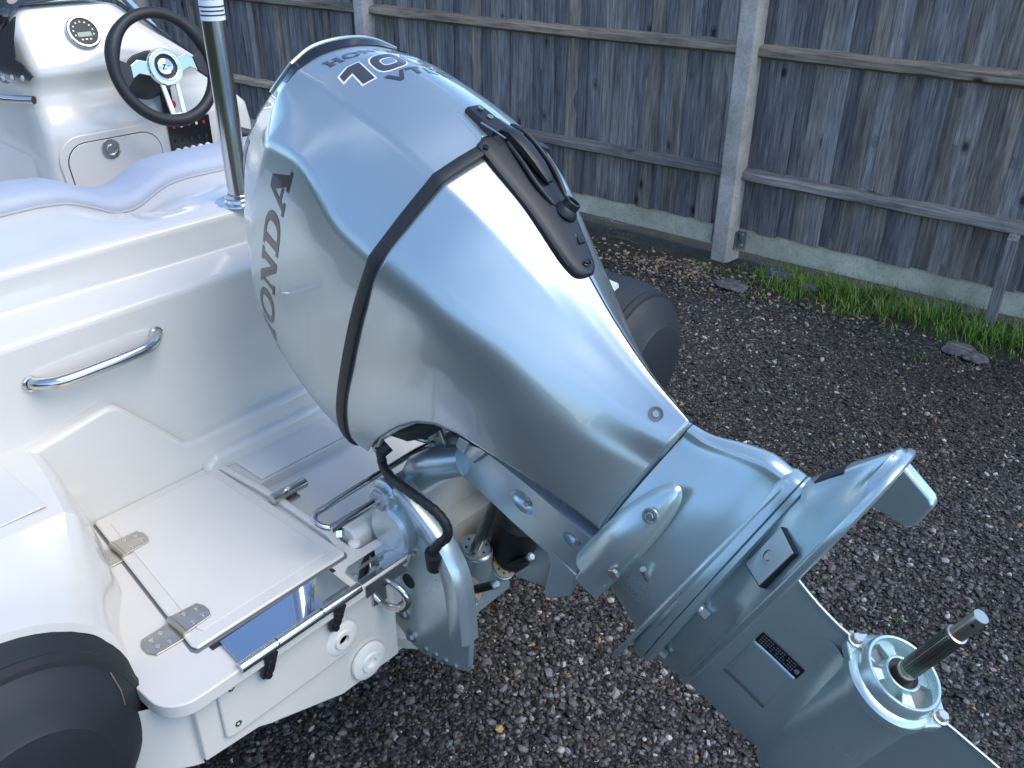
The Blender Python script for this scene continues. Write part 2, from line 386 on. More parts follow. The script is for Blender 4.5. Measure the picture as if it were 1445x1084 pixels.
concrete('base_concrete', (.46,.42,.29), (.68,.64,.48), (.80,.76,.61), .18)

fence = empty('fence', fpt(0, .15, 0), 'weathered grey close-boarded timber fence with concrete posts and base panels', 'fence')
fence.rotation_euler = (0, 0, YAWF)
FL = Vector(fence.location); FI = Matrix.Rotation(-YAWF, 3, 'Z')
def fpart(name, mb, m, parent=None, **k):
    # geometry given in fence coordinates (x = outwards from us, y = along, z up); origin at fence base
    me_parent = None
    o = mb.build(name, m, None, **k); o.parent = parent or fence; return o
# boards: feather-edged, overlapping, five shapes shared
bvar = []
for k in range(6):
    rg = random.Random(k); wd = .098; t0 = .024; t1 = .006; rows = 7; b = MB(); G = []
    for i in range(rows):
        z = i/(rows-1)*1.62; wob = rg.uniform(-.0014, .0014); bow = .003*math.sin(z*2+k)
        G.append([(bow+wob, -wd/2, z), (bow-t0+wob+rg.uniform(-.001,.001), -wd/2+.001, z), (bow-t1+.0+wob, wd/2-.002, z), (bow-t1*.15+wob, wd/2, z)])
    b.grid(G, True); n0 = 4*(rows-1); b.f += [(3,2,1,0), (n0,n0+1,n0+2,n0+3)]
    me = bpy.data.meshes.new('board'); me.from_pydata(b.v, [], b.f); me.update()
    bm = bmesh.new(); bm.from_mesh(me); bmesh.ops.recalc_face_normals(bm, faces=bm.faces); bm.to_mesh(me); bm.free()
    me.materials.append(MATS['board_wood']); bvar.append(me)
y = -2.7; k = 0; posts = [-2.76, 0., 2.76, 5.52, 8.28]
while y < 8.3:
    near = min(abs(y-p_) for p_ in posts)
    o = bpy.data.objects.new('board', bvar[random.randrange(6)]); COL.objects.link(o); o.parent = fence
    wsc = random.choice([.95, 1, 1, 1.03, 1.08])
    o.location = (-.012 + random.uniform(-.002,.002) - .150+.125, y, .185 + random.uniform(-.006,.006))
    o.scale = (1, wsc, 1); o.rotation_euler = (random.uniform(-.003,.003), 0, .135+random.uniform(-.02,.02)); 
    y += .0765*wsc; k += 1
for a, b_ in zip(posts[:-1], posts[1:]):
    G = []
    for i in range(15):
        yy = a+.052 + (b_-a-.104)*i/14; t = random.uniform(-.002,.002)
        G.append([(-.040, yy, .060+random.uniform(-.003,.003)), (-.040+t, yy, .190+random.uniform(-.0025,.0025)), (.005, yy, .190), (.005, yy, .06)])
    b = MB().grid(G, True); b.f += [(3,2,1,0), (56,57,58,59)]
    fpart('gravel_board', b, 'base_concrete', bevel=.004, seg=2)
    for zc in (.49, 1.11, 1.68):
        G = []
        dz = random.uniform(-.012,.012)
        for i in range(24):
            yy = a+.035 + (b_-a-.07)*i/23; q = lambda: random.uniform(-.0025,.0025)
            sag = -.006*math.sin(i/23*3.14) + dz*(i/23-.5)
            G.append([(-.040+q(), yy, zc+.032+sag+q()), (-.105+q(), yy, zc+.012+sag+q()), (-.107+q(), yy, zc-.024+sag+q()), (-.040, yy, zc-.047+sag+q())])
        b = MB().grid(G, True); nn = 23*4; b.f += [(3,2,1,0), (nn,nn+1,nn+2,nn+3)]
        # turn so grain follows the rail
        fpart('rail', b, 'rail_wood', bevel=.005, seg=2)
for p_ in posts:
    G = []
    for i in range(12):
        z = -.15 + 2.0*i/11; t = random.uniform(-.0012,.0012)
        G.append([(-.15+t, p_-.043, z), (-.15+t, p_+.043, z), (-.125, p_+.054, z), (.0, p_+.054, z), (.0, p_-.054, z), (-.125, p_-.054, z)])
    b = MB().grid(G, True); b.f += [(5,4,3,2,1,0), tuple(66+i for i in range(6))]
    po = fpart('post', b, 'post_concrete', bevel=.006, seg=2)
    for sg in (-1, 1):
        bb = MB(); x0 = -.046; yc = p_+sg*.052
        bb.box((x0-.004, min(yc, yc+sg*.05), .075), (x0, max(yc, yc+sg*.05), .175))
        bb.box((x0-.05, min(yc, yc+sg*.004), .075), (x0-.004, max(yc, yc+sg*.004), .175))
        cl = fpart('clip_bracket', bb, 'galvanised', po, bevel=.001)
        for zz in (.095, .155):
            q = MB().lathe((x0-.004, yc+sg*.03, zz), (-1,0,0), [(0,.009),(.005,.009),(.007,.006),(.007,.0001)], 8)
            fpart('bolt', q, 'galvanised', po)
# short timber stake nailed in front of the boards
b = MB().hexa([(-.150,-1.40,-.06),(-.105,-1.40,-.06),(-.105,-1.355,-.06),(-.150,-1.355,-.06),(-.150,-1.395,.445),(-.107,-1.395,.465),(-.107,-1.350,.465),(-.150,-1.350,.445)])
fpart('stake', b, 'board_wood', bevel=.003)
def sect_half(pts): return [V3(*p) for p in pts]
def mirror_loop(half):
    """half: aft centre (w=0) ... front (port side). returns front-port .. aft centre .. front-starboard"""
    h = [V3(*p) for p in half]; m_ = [V3(p[0], p[1], -p[2]) for p in h]
    return h[::-1] + m_[1:]
def loft(rows, nj, ni, brk_j, brk_i):
    D = [hermite(r, nj, brk_j) for r in rows]
    cols = [hermite([D[i][j] for i in range(len(D))], ni, brk_i) for j in range(len(D[0]))]
    return [[cols[j][i] for j in range(len(cols))] for i in range(len(cols[0]))]
# ================================================================== BOAT
boat = empty('inflatable_boat', (0, 2.2, .3), 'white rigid inflatable boat with black tubes, white moulded deck and console', 'boat')
def arc(c, r, a0, a1, n): return [(c[0]+r*math.cos(R(a0+(a1-a0)*k/n)), c[1]+r*math.sin(R(a0+(a1-a0)*k/n))) for k in range(n+1)]
# --- aft platform slab, with the engine well cut at the centre
pz = .70; WL = .20
def cor(cx_, cy_, r_, a0, a1, n=6): return arc((cx_, cy_), r_, a0, a1, n)
hs = cor(-.600,1.005,.053,180,270) + cor(-.178,.967,.015,270,360,4) + cor(-.183,1.014,.020,0,90,4) + cor(-.210,1.046,.012,270,180,3) + cor(-.200,1.325,.022,180,90,4)
slabp = hs + [(-x, y) for x, y in hs[::-1]] + [(.66,1.56),(-.66,1.56)]
MB().prism([(x, y, pz-.027) for x, y in slabp], (0,0,.027)).build('platform', 'gelcoat', boat, bevel=.006, seg=3)
MB().prism([(-.26,1.0,.55),(-.26,1.0,.64),(-.26,1.22,.648),(-.26,1.40,.69),(-.26,1.40,.55)], (.52,0,0)).build('engine_well_floor', 'gelcoat', boat)
# centre transom top where the brackets clamp
MB().prism([(-.215,1.048,.36),(-.215,1.048,.715),(-.215,1.058,.728),(-.215,1.095,.728),(-.215,1.11,.70),(-.215,1.11,.36)], (.43,0,0)).build('transom_core', 'gelcoat', boat, bevel=.006)
# rounded kerb along the well edge (right of the hatch)
MB().tube([(-.236,1.07,.698),(-.230,1.10,.702),(-.226,1.25,.702),(-.228,1.33,.702),(-.235,1.45,.700)], .010, 10).build('well_kerb', 'gelcoat', boat)
# non-slip pad forward of the well
MB().prism([(-.205,1.352,.7005),(.3,1.352,.7005),(.3,1.455,.7005),(-.205,1.455,.7005)], (0,0,.0035)).build('grip_pad', 'gelcoat_grip', boat, bevel=.002)
# --- bench back: proud lower wall with a step, upper wall, ledge, deck edge
low = [(-.80,.66),(-.80,.900),(-.56,.902),(-.425,.926),(-.405,.920),(-.295,.788),(-.275,.778),(-.10,.781),(.10,.781),(.66,.79),(.66,.66)]
MB().prism([(x, 1.468, z) for x, z in low], (0,.06,0)).build('bench_foot', 'gelcoat', boat, bevel=.012, seg=4)
MB().prism([(-.27,1.445,.66),(.52,1.445,.66),(.52,1.445,.742),(-.245,1.445,.738),(-.27,1.445,.72)], (0,.05,0)).build('bench_step', 'gelcoat', boat, bevel=.012, seg=4)
prof = [(1.53,.62),(1.502,.66),(1.500,.70),(1.499,1.075)] + [(a_, b_) for a_, b_ in arc((1.516,1.075), .017, 180, 105, 4)] + [(1.556,1.112)] + [(1.562,1.115),(1.566,1.122)] + [(1.572,1.170)] + arc((1.588,1.172), .016, 180, 100, 4) + [(1.62,1.1895)]
G = [[(x, y_, z_) for y_, z_ in prof] for x in np.linspace(-.66,.66,5)]
MB().grid(G).build('bench_back', 'gelcoat', boat, smooth=42)
bench_prof = list(prof)
# deck behind the seat: height field dipping at the step-through
def fz(x):
    k = [(-1.2,1.20),(-.62,1.208),(-.31,1.212),(-.25,1.206),(-.20,1.184),(-.155,1.160),(-.108,1.160),(-.03,1.196),(.02,1.202),(.4,1.200),(.95,1.20)]
    xs = [q[0] for q in k]; zs = [q[1] for q in k]
    return float(np.mean([np.interp(x+d_, xs, zs) for d_ in (-.012,0,.012)])) - .016
def side(x):   # pedestal flanks show as facets right of the dip
    return 0
G = []
for x in np.linspace(-.66,.66,130):
    row = []
    for t in np.linspace(0,1,26):
        y = 1.62 + .27*t
        base = 1.1895
        s = smooth01((t-.15)/.75) if x < -.20 else smooth01((t-.30)/.45)
        z = base + (fz(x)-base)*s - .012*math.exp(-((x+.13)/.05)**2)*smooth01(t/.3)*(1-s)
        row.append((x, y, z))
    row.append((x, 1.90, row[-1][2]-.06)); row.append((x, 1.90, .6)); G.append(row)
MB().grid(G).build('aft_deck', 'gelcoat', boat, smooth=50)
for sgn in (-1, 1):
    xe = sgn*.66; ze = fz(xe)
    MB().prism([(xe, y_, z_-.001) for y_, z_ in bench_prof] + [(xe, 1.72, 1.188), (xe, 1.89, ze-.002), (xe, 1.90, ze-.06), (xe, 1.90, .6)], (-sgn*.01,0,0)).build('bench_end', 'gelcoat', boat)
# seat cushion following the deck edge
G = []; xs = np.linspace(-.64,.60,100)
cs = [(1.862,-.010),(1.852,.006),(1.856,.024),(1.875,.034),(1.92,.038),(1.97,.036),(2.0,.022),(2.005,-.03),(2.0,-.10)]
for x in xs: G.append([(x, y_, fz(x)+z_) for y_, z_ in cs])
cu = MB().grid(G).build('seat_cushion', 'vinyl', boat, smooth=60)
MB().tube([(x, 1.8535, fz(x)+.003) for x in xs], .0035, 8).build('piping', 'stitch', cu)
MB().tube([(x, 1.8545, fz(x)+.014) for x in xs], .0010, 5).build('stitching', 'stitch', cu)
# cockpit sole, forward deck
MB().prism([(-.66,1.9,.58),(.66,1.9,.58),(.66,4.2,.58),(-.66,4.2,.58)], (0,0,.02)).build('cockpit_sole', 'gelcoat_grip', boat)
MB().hexa([(-.55,3.45,.58),(.60,3.45,.58),(.45,5.0,.7),(-.40,5.0,.7),(-.55,3.55,.90),(.60,3.55,.90),(.45,5.0,1.02),(-.40,5.0,1.02)]).build('bow_locker', 'gelcoat', boat, bevel=.05, seg=4)
for sgn in (-1, 1):
    b = MB(); G = []
    for y in np.linspace(1.5, 5.2, 16):
        tp_ = 1-.55*smooth01((y-3.2)/2.4); x = .66*tp_; up = .18*smooth01((y-3)/2.2)
        G.append([(sgn*x, y, .58),(sgn*(x+.01), y, .86+up),(sgn*(x+.05), y, .905+up),(sgn*(x+.16), y, .91+up)])
    b.grid(G).build('liner_side', 'gelcoat', boat, smooth=50)
# --- side moulding over the tubes at the quarter
for sgn in (-1, 1):
    ye = 1.10 if sgn < 0 else 1.17
    RA = [(.630,.697),(.638,.733),(.643,.760),(.660,.792),(.690,.822),(.740,.853),(.830,.874),(.93,.85)]
    RB = [(.606,.697),(.611,.735),(.617,.768),(.628,.800),(.652,.832),(.72,.864),(.825,.880),(.94,.857)]
    RCC = [(.560,.697),(.574,.78),(.589,.86),(.598,.889),(.612,.901),(.70,.904),(.84,.902),(.95,.842)]
    RDD = [(.520,.697),(.537,.78),(.556,.86),(.566,.889),(.582,.901),(.68,.904),(.84,.902),(.95,.842)]
    REE = [(.503,.697),(.520,.78),(.540,.86),(.550,.889),(.566,.901),(.67,.904),(.84,.902),(.95,.842)]
    rows = [[V3(sgn*x_, y_, z_) for x_, z_ in r_] for y_, r_ in ((ye,RA),((ye+1.255)/2,RB),(1.255,RCC),(1.40,RDD),(1.53,REE))]
    if sgn > 0: rows = [[V3(min(p[0], .80), p[1], p[2]) for p in r_] for r_ in rows]
    Gm = loft(rows, 4, 5, (4,), (2,))
    Gm = [[V3(p[0], p[1]+.0, p[2]) for p in Gm[0]]] + Gm
    Gm[0] = [V3(p[0]-(p[0]-sgn*.83)*.06, p[1]-.002, p[2]-(p[2]-.66)*.06) for p in Gm[1]]
    MB().grid(Gm).build('quarter_moulding', 'gelcoat', boat, smooth=24)
    xs_ = sorted([sgn*.625, sgn*.79])
    MB().prism([(xs_[0],1.285,.9045),(xs_[1],1.285,.9045),(xs_[1],1.455,.9045),(xs_[0],1.455,.9045)], (0,0,.003)).build('grip_pad', 'gelcoat_grip', boat, bevel=.0015)
# --- hull: transom face and bottom
TF = .985
lowb = [(-.600,.525),(-.50,.515),(-.475,.502),(-.46,.497),(-.325,.445),(-.18,.440),(-.12,.39),(0,.30)]
full = lowb + [(-x, z) for x, z in lowb[-2::-1]]
for sgn in (-1, 1):
    MB().prism([(sgn*x, TF, z) for x, z in ((.600,.525),(.50,.515),(.475,.502),(.46,.497),(.325,.445),(.182,.440),(.182,pz-.034),(.600,pz-.034))], (0,.07,0)).build('transom', 'gelcoat', boat, bevel=.004)
G = []
for y, s, kz in ((TF+.02,1,0),(2.2,1.0,0),(3.6,.8,.06),(4.8,.35,.22),(5.4,.02,.42)):
    G.append([(x*s, y, min(z+kz, .66)) for x, z in full])
MB().grid(G).build('hull_bottom', 'gelcoat', boat, smooth=30)
for sgn in (-1, 1):    # concave hull side running out under the tube
    G = []
    for t in np.linspace(0,1,14):
        x = .598+.20*t; y = TF+.012+.17*t**1.7
        G.append([(sgn*x, y, .512+.035*math.sin(t*3.14)-.03*t),(sgn*x, y+.004, .60),(sgn*x, y+.004, .668)])
    MB().grid(G).build('hull_side', 'gelcoat', boat, smooth=60)
# raised transducer pad with screws
MB().prism([(-.562,TF,.668),(-.562,TF,.552),(-.550,TF,.545),(-.30,TF,.545),(-.30,TF,.668)], (0,-.008,0)).build('transom_pad', 'gelcoat', boat, bevel=.005, seg=3)
for x, z in ((-.538,.648),(-.538,.567)):
    MB().lathe((x,TF-.0075,z), (0,-1,0), [(0,.0065),(.0015,.006),(.0015,.003),(0,.0028),(0,.0001)], 12).build('screw', 'brushed_steel', boat)
# drain fittings
for (x, z, r_) in ((-.318,.588,.036),(-.262,.487,.040)):
    fr = MB().lathe((x,TF-.002,z), (0,-1,0), [(0,r_),(.006,r_*.97),(.009,r_*.8),(.009,r_*.55),(.013,r_*.5),(.013,r_*.3),(.006,r_*.28),(.006,.0001)], 28).build('drain_fitting', 'white_plastic', boat, smooth=40)
# --- tubes with black end cones
def tube_prof(): return [(.0,.0002),(.0,.088),(.003,.102),(.004,.109),(.008,.113),(.020,.142),(.040,.170),(.052,.181),(.075,.1935),(.110,.2010),(.114,.2035),(.30,.2055),(.304,.2040),(1.0,.2045),(2.4,.205)]
for sgn in (-1, 1):
    t0 = V3(.83*sgn, .99 if sgn < 0 else 1.045, .66)
    t = MB().lathe(t0, (0,1,0), tube_prof(), 56).build('tube', 'hypalon', boat, smooth=32)
    MB().lathe(t0+V3(0,2.39,0), (-.30*sgn,1,.10), [(0,.205),(.9,.205),(1.7,.19)], 40).build('bow_tube', 'hypalon', boat, smooth=40)
    MB().lathe(t0, (0,1,0), [(.050,.1795),(.052,.187),(.064,.1925),(.070,.1905)], 56).build('rubbing_strip', 'hypalon_band', t, smooth=40)
    MB().tube([t0+V3(-.148*sgn,.028,.045), t0+V3(-.150*sgn,.034,.070), t0+V3(-.147*sgn,.046,.10)], .0012, 5).build('seam', 'bronze_seal', t)
    for k in range(2):
        a_ = math.radians(95 if k == 0 else 60)
        MB().tube([t0+V3(.2065*math.cos(a_)*-sgn, .31+.0*k, .2065*math.sin(a_)), t0+V3(.2068*math.cos(a_)*-sgn, 1.3, .2068*math.sin(a_))], .002, 5).build('seam', 'hypalon_band', t)
# --- hatch with hinges, latch
hp = [(-.252,1.034),(-.551,1.034),(-.556,1.045),(-.503,1.462),(-.497,1.468),(-.255,1.468),(-.246,1.460),(-.246,1.042)]
MB().prism([(x+(.0035 if x < -.4 else -.0035)*-1, y+(.0035 if y > 1.2 else -.0035), pz+.0006) for x, y in hp], (0,0,.0008)).build('hatch_seal', 'decal_grey', boat)
hatch = MB().prism([(x, y, pz+.0015) for x, y in hp], (0,0,.0075)).build('hatch', 'gelcoat', boat, bevel=.0045, seg=3)
cxh, cyh = -.39, 1.25
MB().prism([(cxh+(x-cxh)*.84, cyh+(y-cyh)*.88, pz+.0091) for x, y in hp], (0,0,.0014)).build('hatch_grip_panel', 'gelcoat_grip', hatch, bevel=.0015)
def hinge(x, y):
    w_ = .030
    b = MB().prism([(x-.058,y-.010,pz+.001),(x-.050,y-.024,pz+.001),(x,y-.026,pz+.001),(x,y+.026,pz+.001),(x-.050,y+.024,pz+.001),(x-.058,y+.010,pz+.001)], (0,0,.003))
    b.prism([(x+.004,y-.026,pz+.0108),(x+.050,y-.022,pz+.0108),(x+.056,y-.008,pz+.0108),(x+.056,y+.008,pz+.0108),(x+.050,y+.022,pz+.0108),(x+.004,y+.026,pz+.0108)], (0,0,.003))
    h = b.build('hinge', 'brushed_steel', boat, bevel=.001)
    MB().tube([(x+.002,y-.026,pz+.0100),(x+.002,y+.026,pz+.0100)], .0055, 12).build('hinge_pin', 'brushed_steel', h)
    for dx, dz in ((-.040,.004),(-.022,.004),(.022,.0138),(.042,.0138)):
        for dy in (-.014, .014):
            MB().lathe((x+dx,y+dy*(.7 if abs(dx) > .03 else 1),pz+dz), (0,0,1), [(0,.0042),(.0008,.004),(.0008,.0018),(.0002,.0016),(.0002,.0001)], 10).build('screw', 'stainless', h)
hinge(-.516,1.352); hinge(-.549,1.098)
lt_ = MB().box((-.232,1.240,pz+.002),(-.190,1.276,pz+.008)).build('barrel_latch', 'stainless', boat, bevel=.002)
MB().tube([(-.245,1.258,pz+.018),(-.165,1.258,pz+.018)], .011, 16).build('latch_barrel', 'stainless', lt_)
MB().tube([(-.215,1.258,pz+.024),(-.215,1.245,pz+.036),(-.215,1.236,pz+.036)], .004, 8).build('latch_knob', 'stainless', lt_)
# --- folding ladder cover plate, hinge tube, straps
ply = [(-.520,1.020),(-.525,.958),(-.300,.958),(-.296,1.025)]
plate = MB().prism([(x, y, pz+.0045) for x, y in ply], (0,0,.003)).build('ladder_plate', 'mirror_steel', boat)
MB().prism([(-.535,1.029,pz+.0008),(-.535,1.018,pz+.0008),(-.285,1.018,pz+.0008),(-.285,1.029,pz+.0008)], (0,0,.0008)).build('ladder_recess', 'black_rubber', boat)
for a_, b_ in ((-.530,-.462),(-.460,-.372),(-.370,-.288)):
    MB().tube([(a_,.951,pz+.004),(b_,.951,pz+.004)], .0095, 18).build('hinge_knuckle', 'stainless', plate)
for x in (-.476, -.335):
    ol = [(x-.012,pz-.008),(x+.012,pz-.008),(x+.012,pz-.062)] + [(x+.012*math.cos(R(q_)), pz-.062+.014*math.sin(R(q_))) for q_ in (-30,-60,-90,-120,-150)] + [(x-.012,pz-.062)]
    st = MB().prism([(a_, .951+(pz-.008-z_)*.38, z_) for a_, z_ in ol], (0,-.006,0)).build('ladder_strap', 'black_rubber', plate, smooth=30)
    for z in (.672,.652,.634):
        y_ = .944 + (.692-z)*.41
        MB().lathe((x,y_-.001,z), (0,-1,.3), [(0,.0075),(.003,.0065),(.0035,.003),(.0035,.0001)], 12).build('rivet', 'black_gloss', st)
# recessed bright plate beside the bracket, and U-bolt eye
rp_ = MB().prism([(-.282,.9535,pz+.001),(-.172,.9535,pz+.001),(-.168,1.000,pz+.001),(-.176,1.008,pz+.001),(-.266,1.008,pz+.001),(-.278,1.0,pz+.001)], (0,0,.003)).build('chafe_plate', 'mirror_steel', boat, bevel=.001)
MB().box((-.256,.986,pz+.0042),(-.190,.992,pz+.0050)).build('chafe_slot', 'brushed_steel', rp_)
MB().prism([(-.276,.9515,pz-.004),(-.176,.9515,pz-.004),(-.176,.9515,pz-.030),(-.276,.9515,pz-.030)], (0,-.002,0)).build('chafe_lip', 'stainless', rp_)
for x in (-.272,-.186): MB().lathe((x,.982,pz+.004), (0,0,1), [(0,.005),(.001,.0045),(.001,.002),(.0003,.0018),(.0003,.0001)], 10).build('screw', 'brushed_steel', rp_)
ue = [V3(-.222,TF,.664),V3(-.216,.955,.664),V3(-.210,.930,.654),V3(-.207,.920,.634),V3(-.210,.930,.614),V3(-.216,.955,.604),V3(-.222,TF,.604)]
eb = MB().tube(hermite(ue, 5), .0072, 14).build('u_bolt', 'stainless', boat)
MB().prism([(-.238,TF-.002,.71),(-.206,TF-.002,.71),(-.206,TF-.002,.605),(-.238,TF-.002,.605)], (0,-.004,0)).build('u_bolt_plate', 'stainless', eb, bevel=.001)
# grab handle on the bench back
hpts = [V3(-.530,1.503,1.010),V3(-.518,1.482,1.010),V3(-.492,1.466,1.010),V3(-.42,1.461,1.012),V3(-.36,1.461,1.014),V3(-.325,1.465,1.016),V3(-.303,1.480,1.018),V3(-.292,1.503,1.020)]
gh = MB().tube(hermite(hpts, 6), .0118, 18).build('grab_handle', 'stainless', boat)
for p in (hpts[0], hpts[-1]): MB().lathe(p+V3(0,-.006,0), (0,-1,0), [(0,.0145),(.003,.014),(.004,.0115)], 20).build('handle_flange', 'stainless', gh)
# steering link bars and hose at the well
TYZ = E(.782,-.215,0)[1:]
MB().tube([(-.14,*TYZ),(-.288,*TYZ)], .0082, 14).build('steering_rod', 'stainless', boat)
s1 = hermite([V3(-.282,*TYZ), V3(-.294,TYZ[0]+.012,TYZ[1]+.004), V3(-.298,TYZ[0]+.026,TYZ[1]+.010), V3(-.290,TYZ[0]+.036,TYZ[1]+.014), V3(-.26,TYZ[0]+.038,TYZ[1]+.016), V3(-.12,TYZ[0]+.040,TYZ[1]+.020), V3(-.03,TYZ[0]+.03,TYZ[1]+.03), V3(-.01,TYZ[0]+.01,TYZ[1]+.04)], 5)
MB().tube(s1, .0062, 12).build('steering_bar', 'stainless', boat)
bolt('bolt', (-.270,TYZ[0],TYZ[1]-.010), (-.3,-.3,-1), .010, .014, 'stainless', boat)
# small white plug
MB().lathe((-.215,1.05,pz), (0,0,1), [(0,.012),(.006,.011),(.009,.006),(.009,.0001)], 16).build('plug', 'white_plastic', boat)
# --- ski pole
pole = MB().tube([(0,1.607,1.185),(0,1.607,2.35)], .0225, 32).build('ski_pole', 'stainless', boat)
MB().lathe((0,1.607,1.188), (0,0,1), [(0,.052),(.003,.051),(.004,.034),(.010,.032),(.012,.028),(.018,.028),(.020,.0235)], 32).build('pole_foot', 'stainless', pole)
G = [[(.0229*math.cos(a_), 1.607+.0229*math.sin(a_), z) for a_ in np.linspace(R(140),R(330),24)] for z in (1.545,1.70)]
lbl = MB().grid(G).build('warning_label', 'paper', pole, smooth=60)
pm = MB()
zz = 1.553
while zz < 1.70:
    a1 = R(random.uniform(250, 322)) if random.random() < .35 else R(318)
    aa = np.linspace(R(160), a1, 14)
    for k in range(13):
        if random.random() < .10: continue
        pm.add([(.0231*math.cos(aa[k]),1.607+.0231*math.sin(aa[k]),zz),(.0231*math.cos(aa[k+1]),1.607+.0231*math.sin(aa[k+1]),zz),(.0231*math.cos(aa[k+1]),1.607+.0231*math.sin(aa[k+1]),zz+.0032),(.0231*math.cos(aa[k]),1.607+.0231*math.sin(aa[k]),zz+.0032)], [(0,1,2,3)])
    zz += .0075 + (.006 if random.random() < .2 else 0)
pm.build('label_print', 'ink', lbl, smooth=0)
# --- console
YC = 2.64
def cz(z):   # aft face y by height: slanted dash, hollow, lower face
    return float(np.interp(z, [.60,1.10,1.16,1.185,1.26,1.305,1.322,1.48], [2.60,2.60,2.602,2.61,2.650,2.632,2.626,2.72]))
edge_l = [(.60,.03),(1.10,.045),(1.16,.055),(1.30,.070),(1.44,.075),(1.468,.090),(1.475,.110)]
edge_r = [(.60,.70),(1.10,.700),(1.16,.690),(1.30,.565),(1.44,.40),(1.468,.375),(1.475,.35)]
G = []
zs = [.60,.8,1.0,1.09,1.105,1.12,1.14,1.16,1.19,1.22,1.25,1.28,1.298,1.308,1.32,1.34,1.38,1.42,1.445,1.46,1.470,1.475]
for z in zs:
    xl = np.interp(z, [q[0] for q in edge_l], [q[1] for q in edge_l]); xr = np.interp(z, [q[0] for q in edge_r], [q[1] for q in edge_r]); y = cz(z)
    row = [(xl-.02, 3.15, z), (xl-.022, y+.10, z), (xl-.014, y+.025, z), (xl-.004, y+.006, z)]
    row += [(xl+.01+(xr-xl-.02)*k/14, y, z) for k in range(15)]
    row += [(xr+.004, y+.006, z), (xr+.014, y+.025, z), (xr+.022, y+.10, z), (xr+.02, 3.15, z)]
    G.append(row)
G.append([(np.interp(p[0],[0,.8],[.1,.36]), max(p[1],2.74)+.05 if p[1] < 3 else 3.10, 1.485) for p in G[-1]])
con = MB().grid(G).build('console', 'gelcoat', boat, smooth=50); tag(con, 'white helm console with gauge, locker door and switch panel')
MB().prism([(.10,2.76,1.484),(.37,2.76,1.484),(.37,3.12,1.484),(.10,3.12,1.484)], (0,0,.004)).build('console_top', 'gelcoat', con)
# locker door in a rim, ring latch, hinge
yd = 2.597
def rrect(x0, x1, z0, z1, r_, n=6):
    return [(x1-r_+r_*math.cos(R(a_)), z1-r_+r_*math.sin(R(a_))) for a_ in np.linspace(0,90,n)] + [(x0+r_+r_*math.cos(R(a_)), z1-r_+r_*math.sin(R(a_))) for a_ in np.linspace(90,180,n)] + [(x0+r_*.3, z0),(x1-r_*.3, z0)]
rm_ = [(x, 2.6005, z) for x, z in rrect(.055,.388,.88,1.150,.07)]
MB().prism(rm_, (0,-.0075,0)).build('door_rim', 'gelcoat', con, bevel=.004, seg=2)
MB().prism([(x, 2.594, z) for x, z in rrect(.076,.370,.88,1.130,.06)], (0,-.0012,0)).build('door_gap', 'black_rubber', con)
dr = MB().prism([(x, 2.5932, z) for x, z in rrect(.0785,.3675,.88,1.1275,.058)], (0,-.0035,0)).build('locker_door', 'gelcoat', con, bevel=.0015)
MB().lathe((.208,2.5895,1.098), (0,-1,0), [(0,.029),(.004,.028),(.0045,.023),(.002,.022),(.002,.0001)], 30).build('ring_latch', 'stainless', dr, smooth=35)
MB().tube([V3(.208+.015*math.cos(a_),2.5865,1.095+.014*math.sin(a_)) for a_ in np.linspace(0,6.283,20)], .003, 8).build('pull_ring', 'stainless', dr)
MB().box((.145,2.587,.955),(.205,2.5915,.972)).build('hinge', 'brushed_steel', dr)
# gauge
gc = V3(.238,cz(1.408)-.002,1.408); gn = V3(0,-.87,.49)
ga = MB().lathe(gc, gn, [(0,.047),(.010,.047),(.013,.044),(.013,.040),(.009,.039)], 36).build('gauge', 'stainless', con, smooth=35)
face = MB().lathe(gc, gn, [(.009,.0395),(.0092,.0001)], 36).build('gauge_dial', 'black_plastic', ga)
gx = V3(1,0,0); gy = V3(0,.49,.87)
def gp(a_, b_, l=.0098): return gc+gn*l+gx*a_+gy*b_
MB().add([gp(-.020,-.014),gp(.020,-.014),gp(.020,-.001),gp(-.020,-.001)], [(0,1,2,3)]).build('gauge_display', 'lcd', ga, smooth=0)
gm = MB()
for k in range(9):
    a_ = R(200-220*k/8)
    for dr_ in ((.026,.0012),): 
        c_ = (math.cos(a_)*.028, math.sin(a_)*.028+.001); gm.add([gp(c_[0]-.002,c_[1]-.002),gp(c_[0]+.002,c_[1]-.002),gp(c_[0]+.002,c_[1]+.002),gp(c_[0]-.002,c_[1]+.002)], [(0,1,2,3)])
for a_ in (-.012,0,.012): gm.add([gp(a_-.003,-.024),gp(a_+.003,-.024),gp(a_+.003,-.020),gp(a_-.003,-.020)], [(0,1,2,3)])
gm.build('gauge_print', 'decal_white', ga, smooth=0)
# switch panel
def spn(a_, b_, l=0): return V3(.402+.145*a_, 2.5995-l, 1.035+.110*b_)
swp = MB().prism([spn(0,0),spn(1,0),spn(1,1),spn(0,1)], (0,-.006,0)).build('switch_panel', 'black_gloss', con, bevel=.001)
for k in range(5):
    MB().lathe(spn(.13+.18*k,.14,.006), (0,-1,0), [(0,.010),(.004,.010),(.008,.006),(.008,.0001)], 14).build('toggle_boot', 'white_plastic', swp)
    MB().lathe(spn(.13+.18*k,.42,.006), (0,-1,0), [(0,.006),(.003,.006),(.003,.0001)], 12).build('fuse_cap', 'black_rubber', swp)
    MB().box(tuple(spn(.10+.18*k,.78,.0075)), tuple(spn(.15+.18*k,.86,.0062))).build('switch_mark', 'red_plastic' if k % 2 == 0 else 'decal_white', swp)
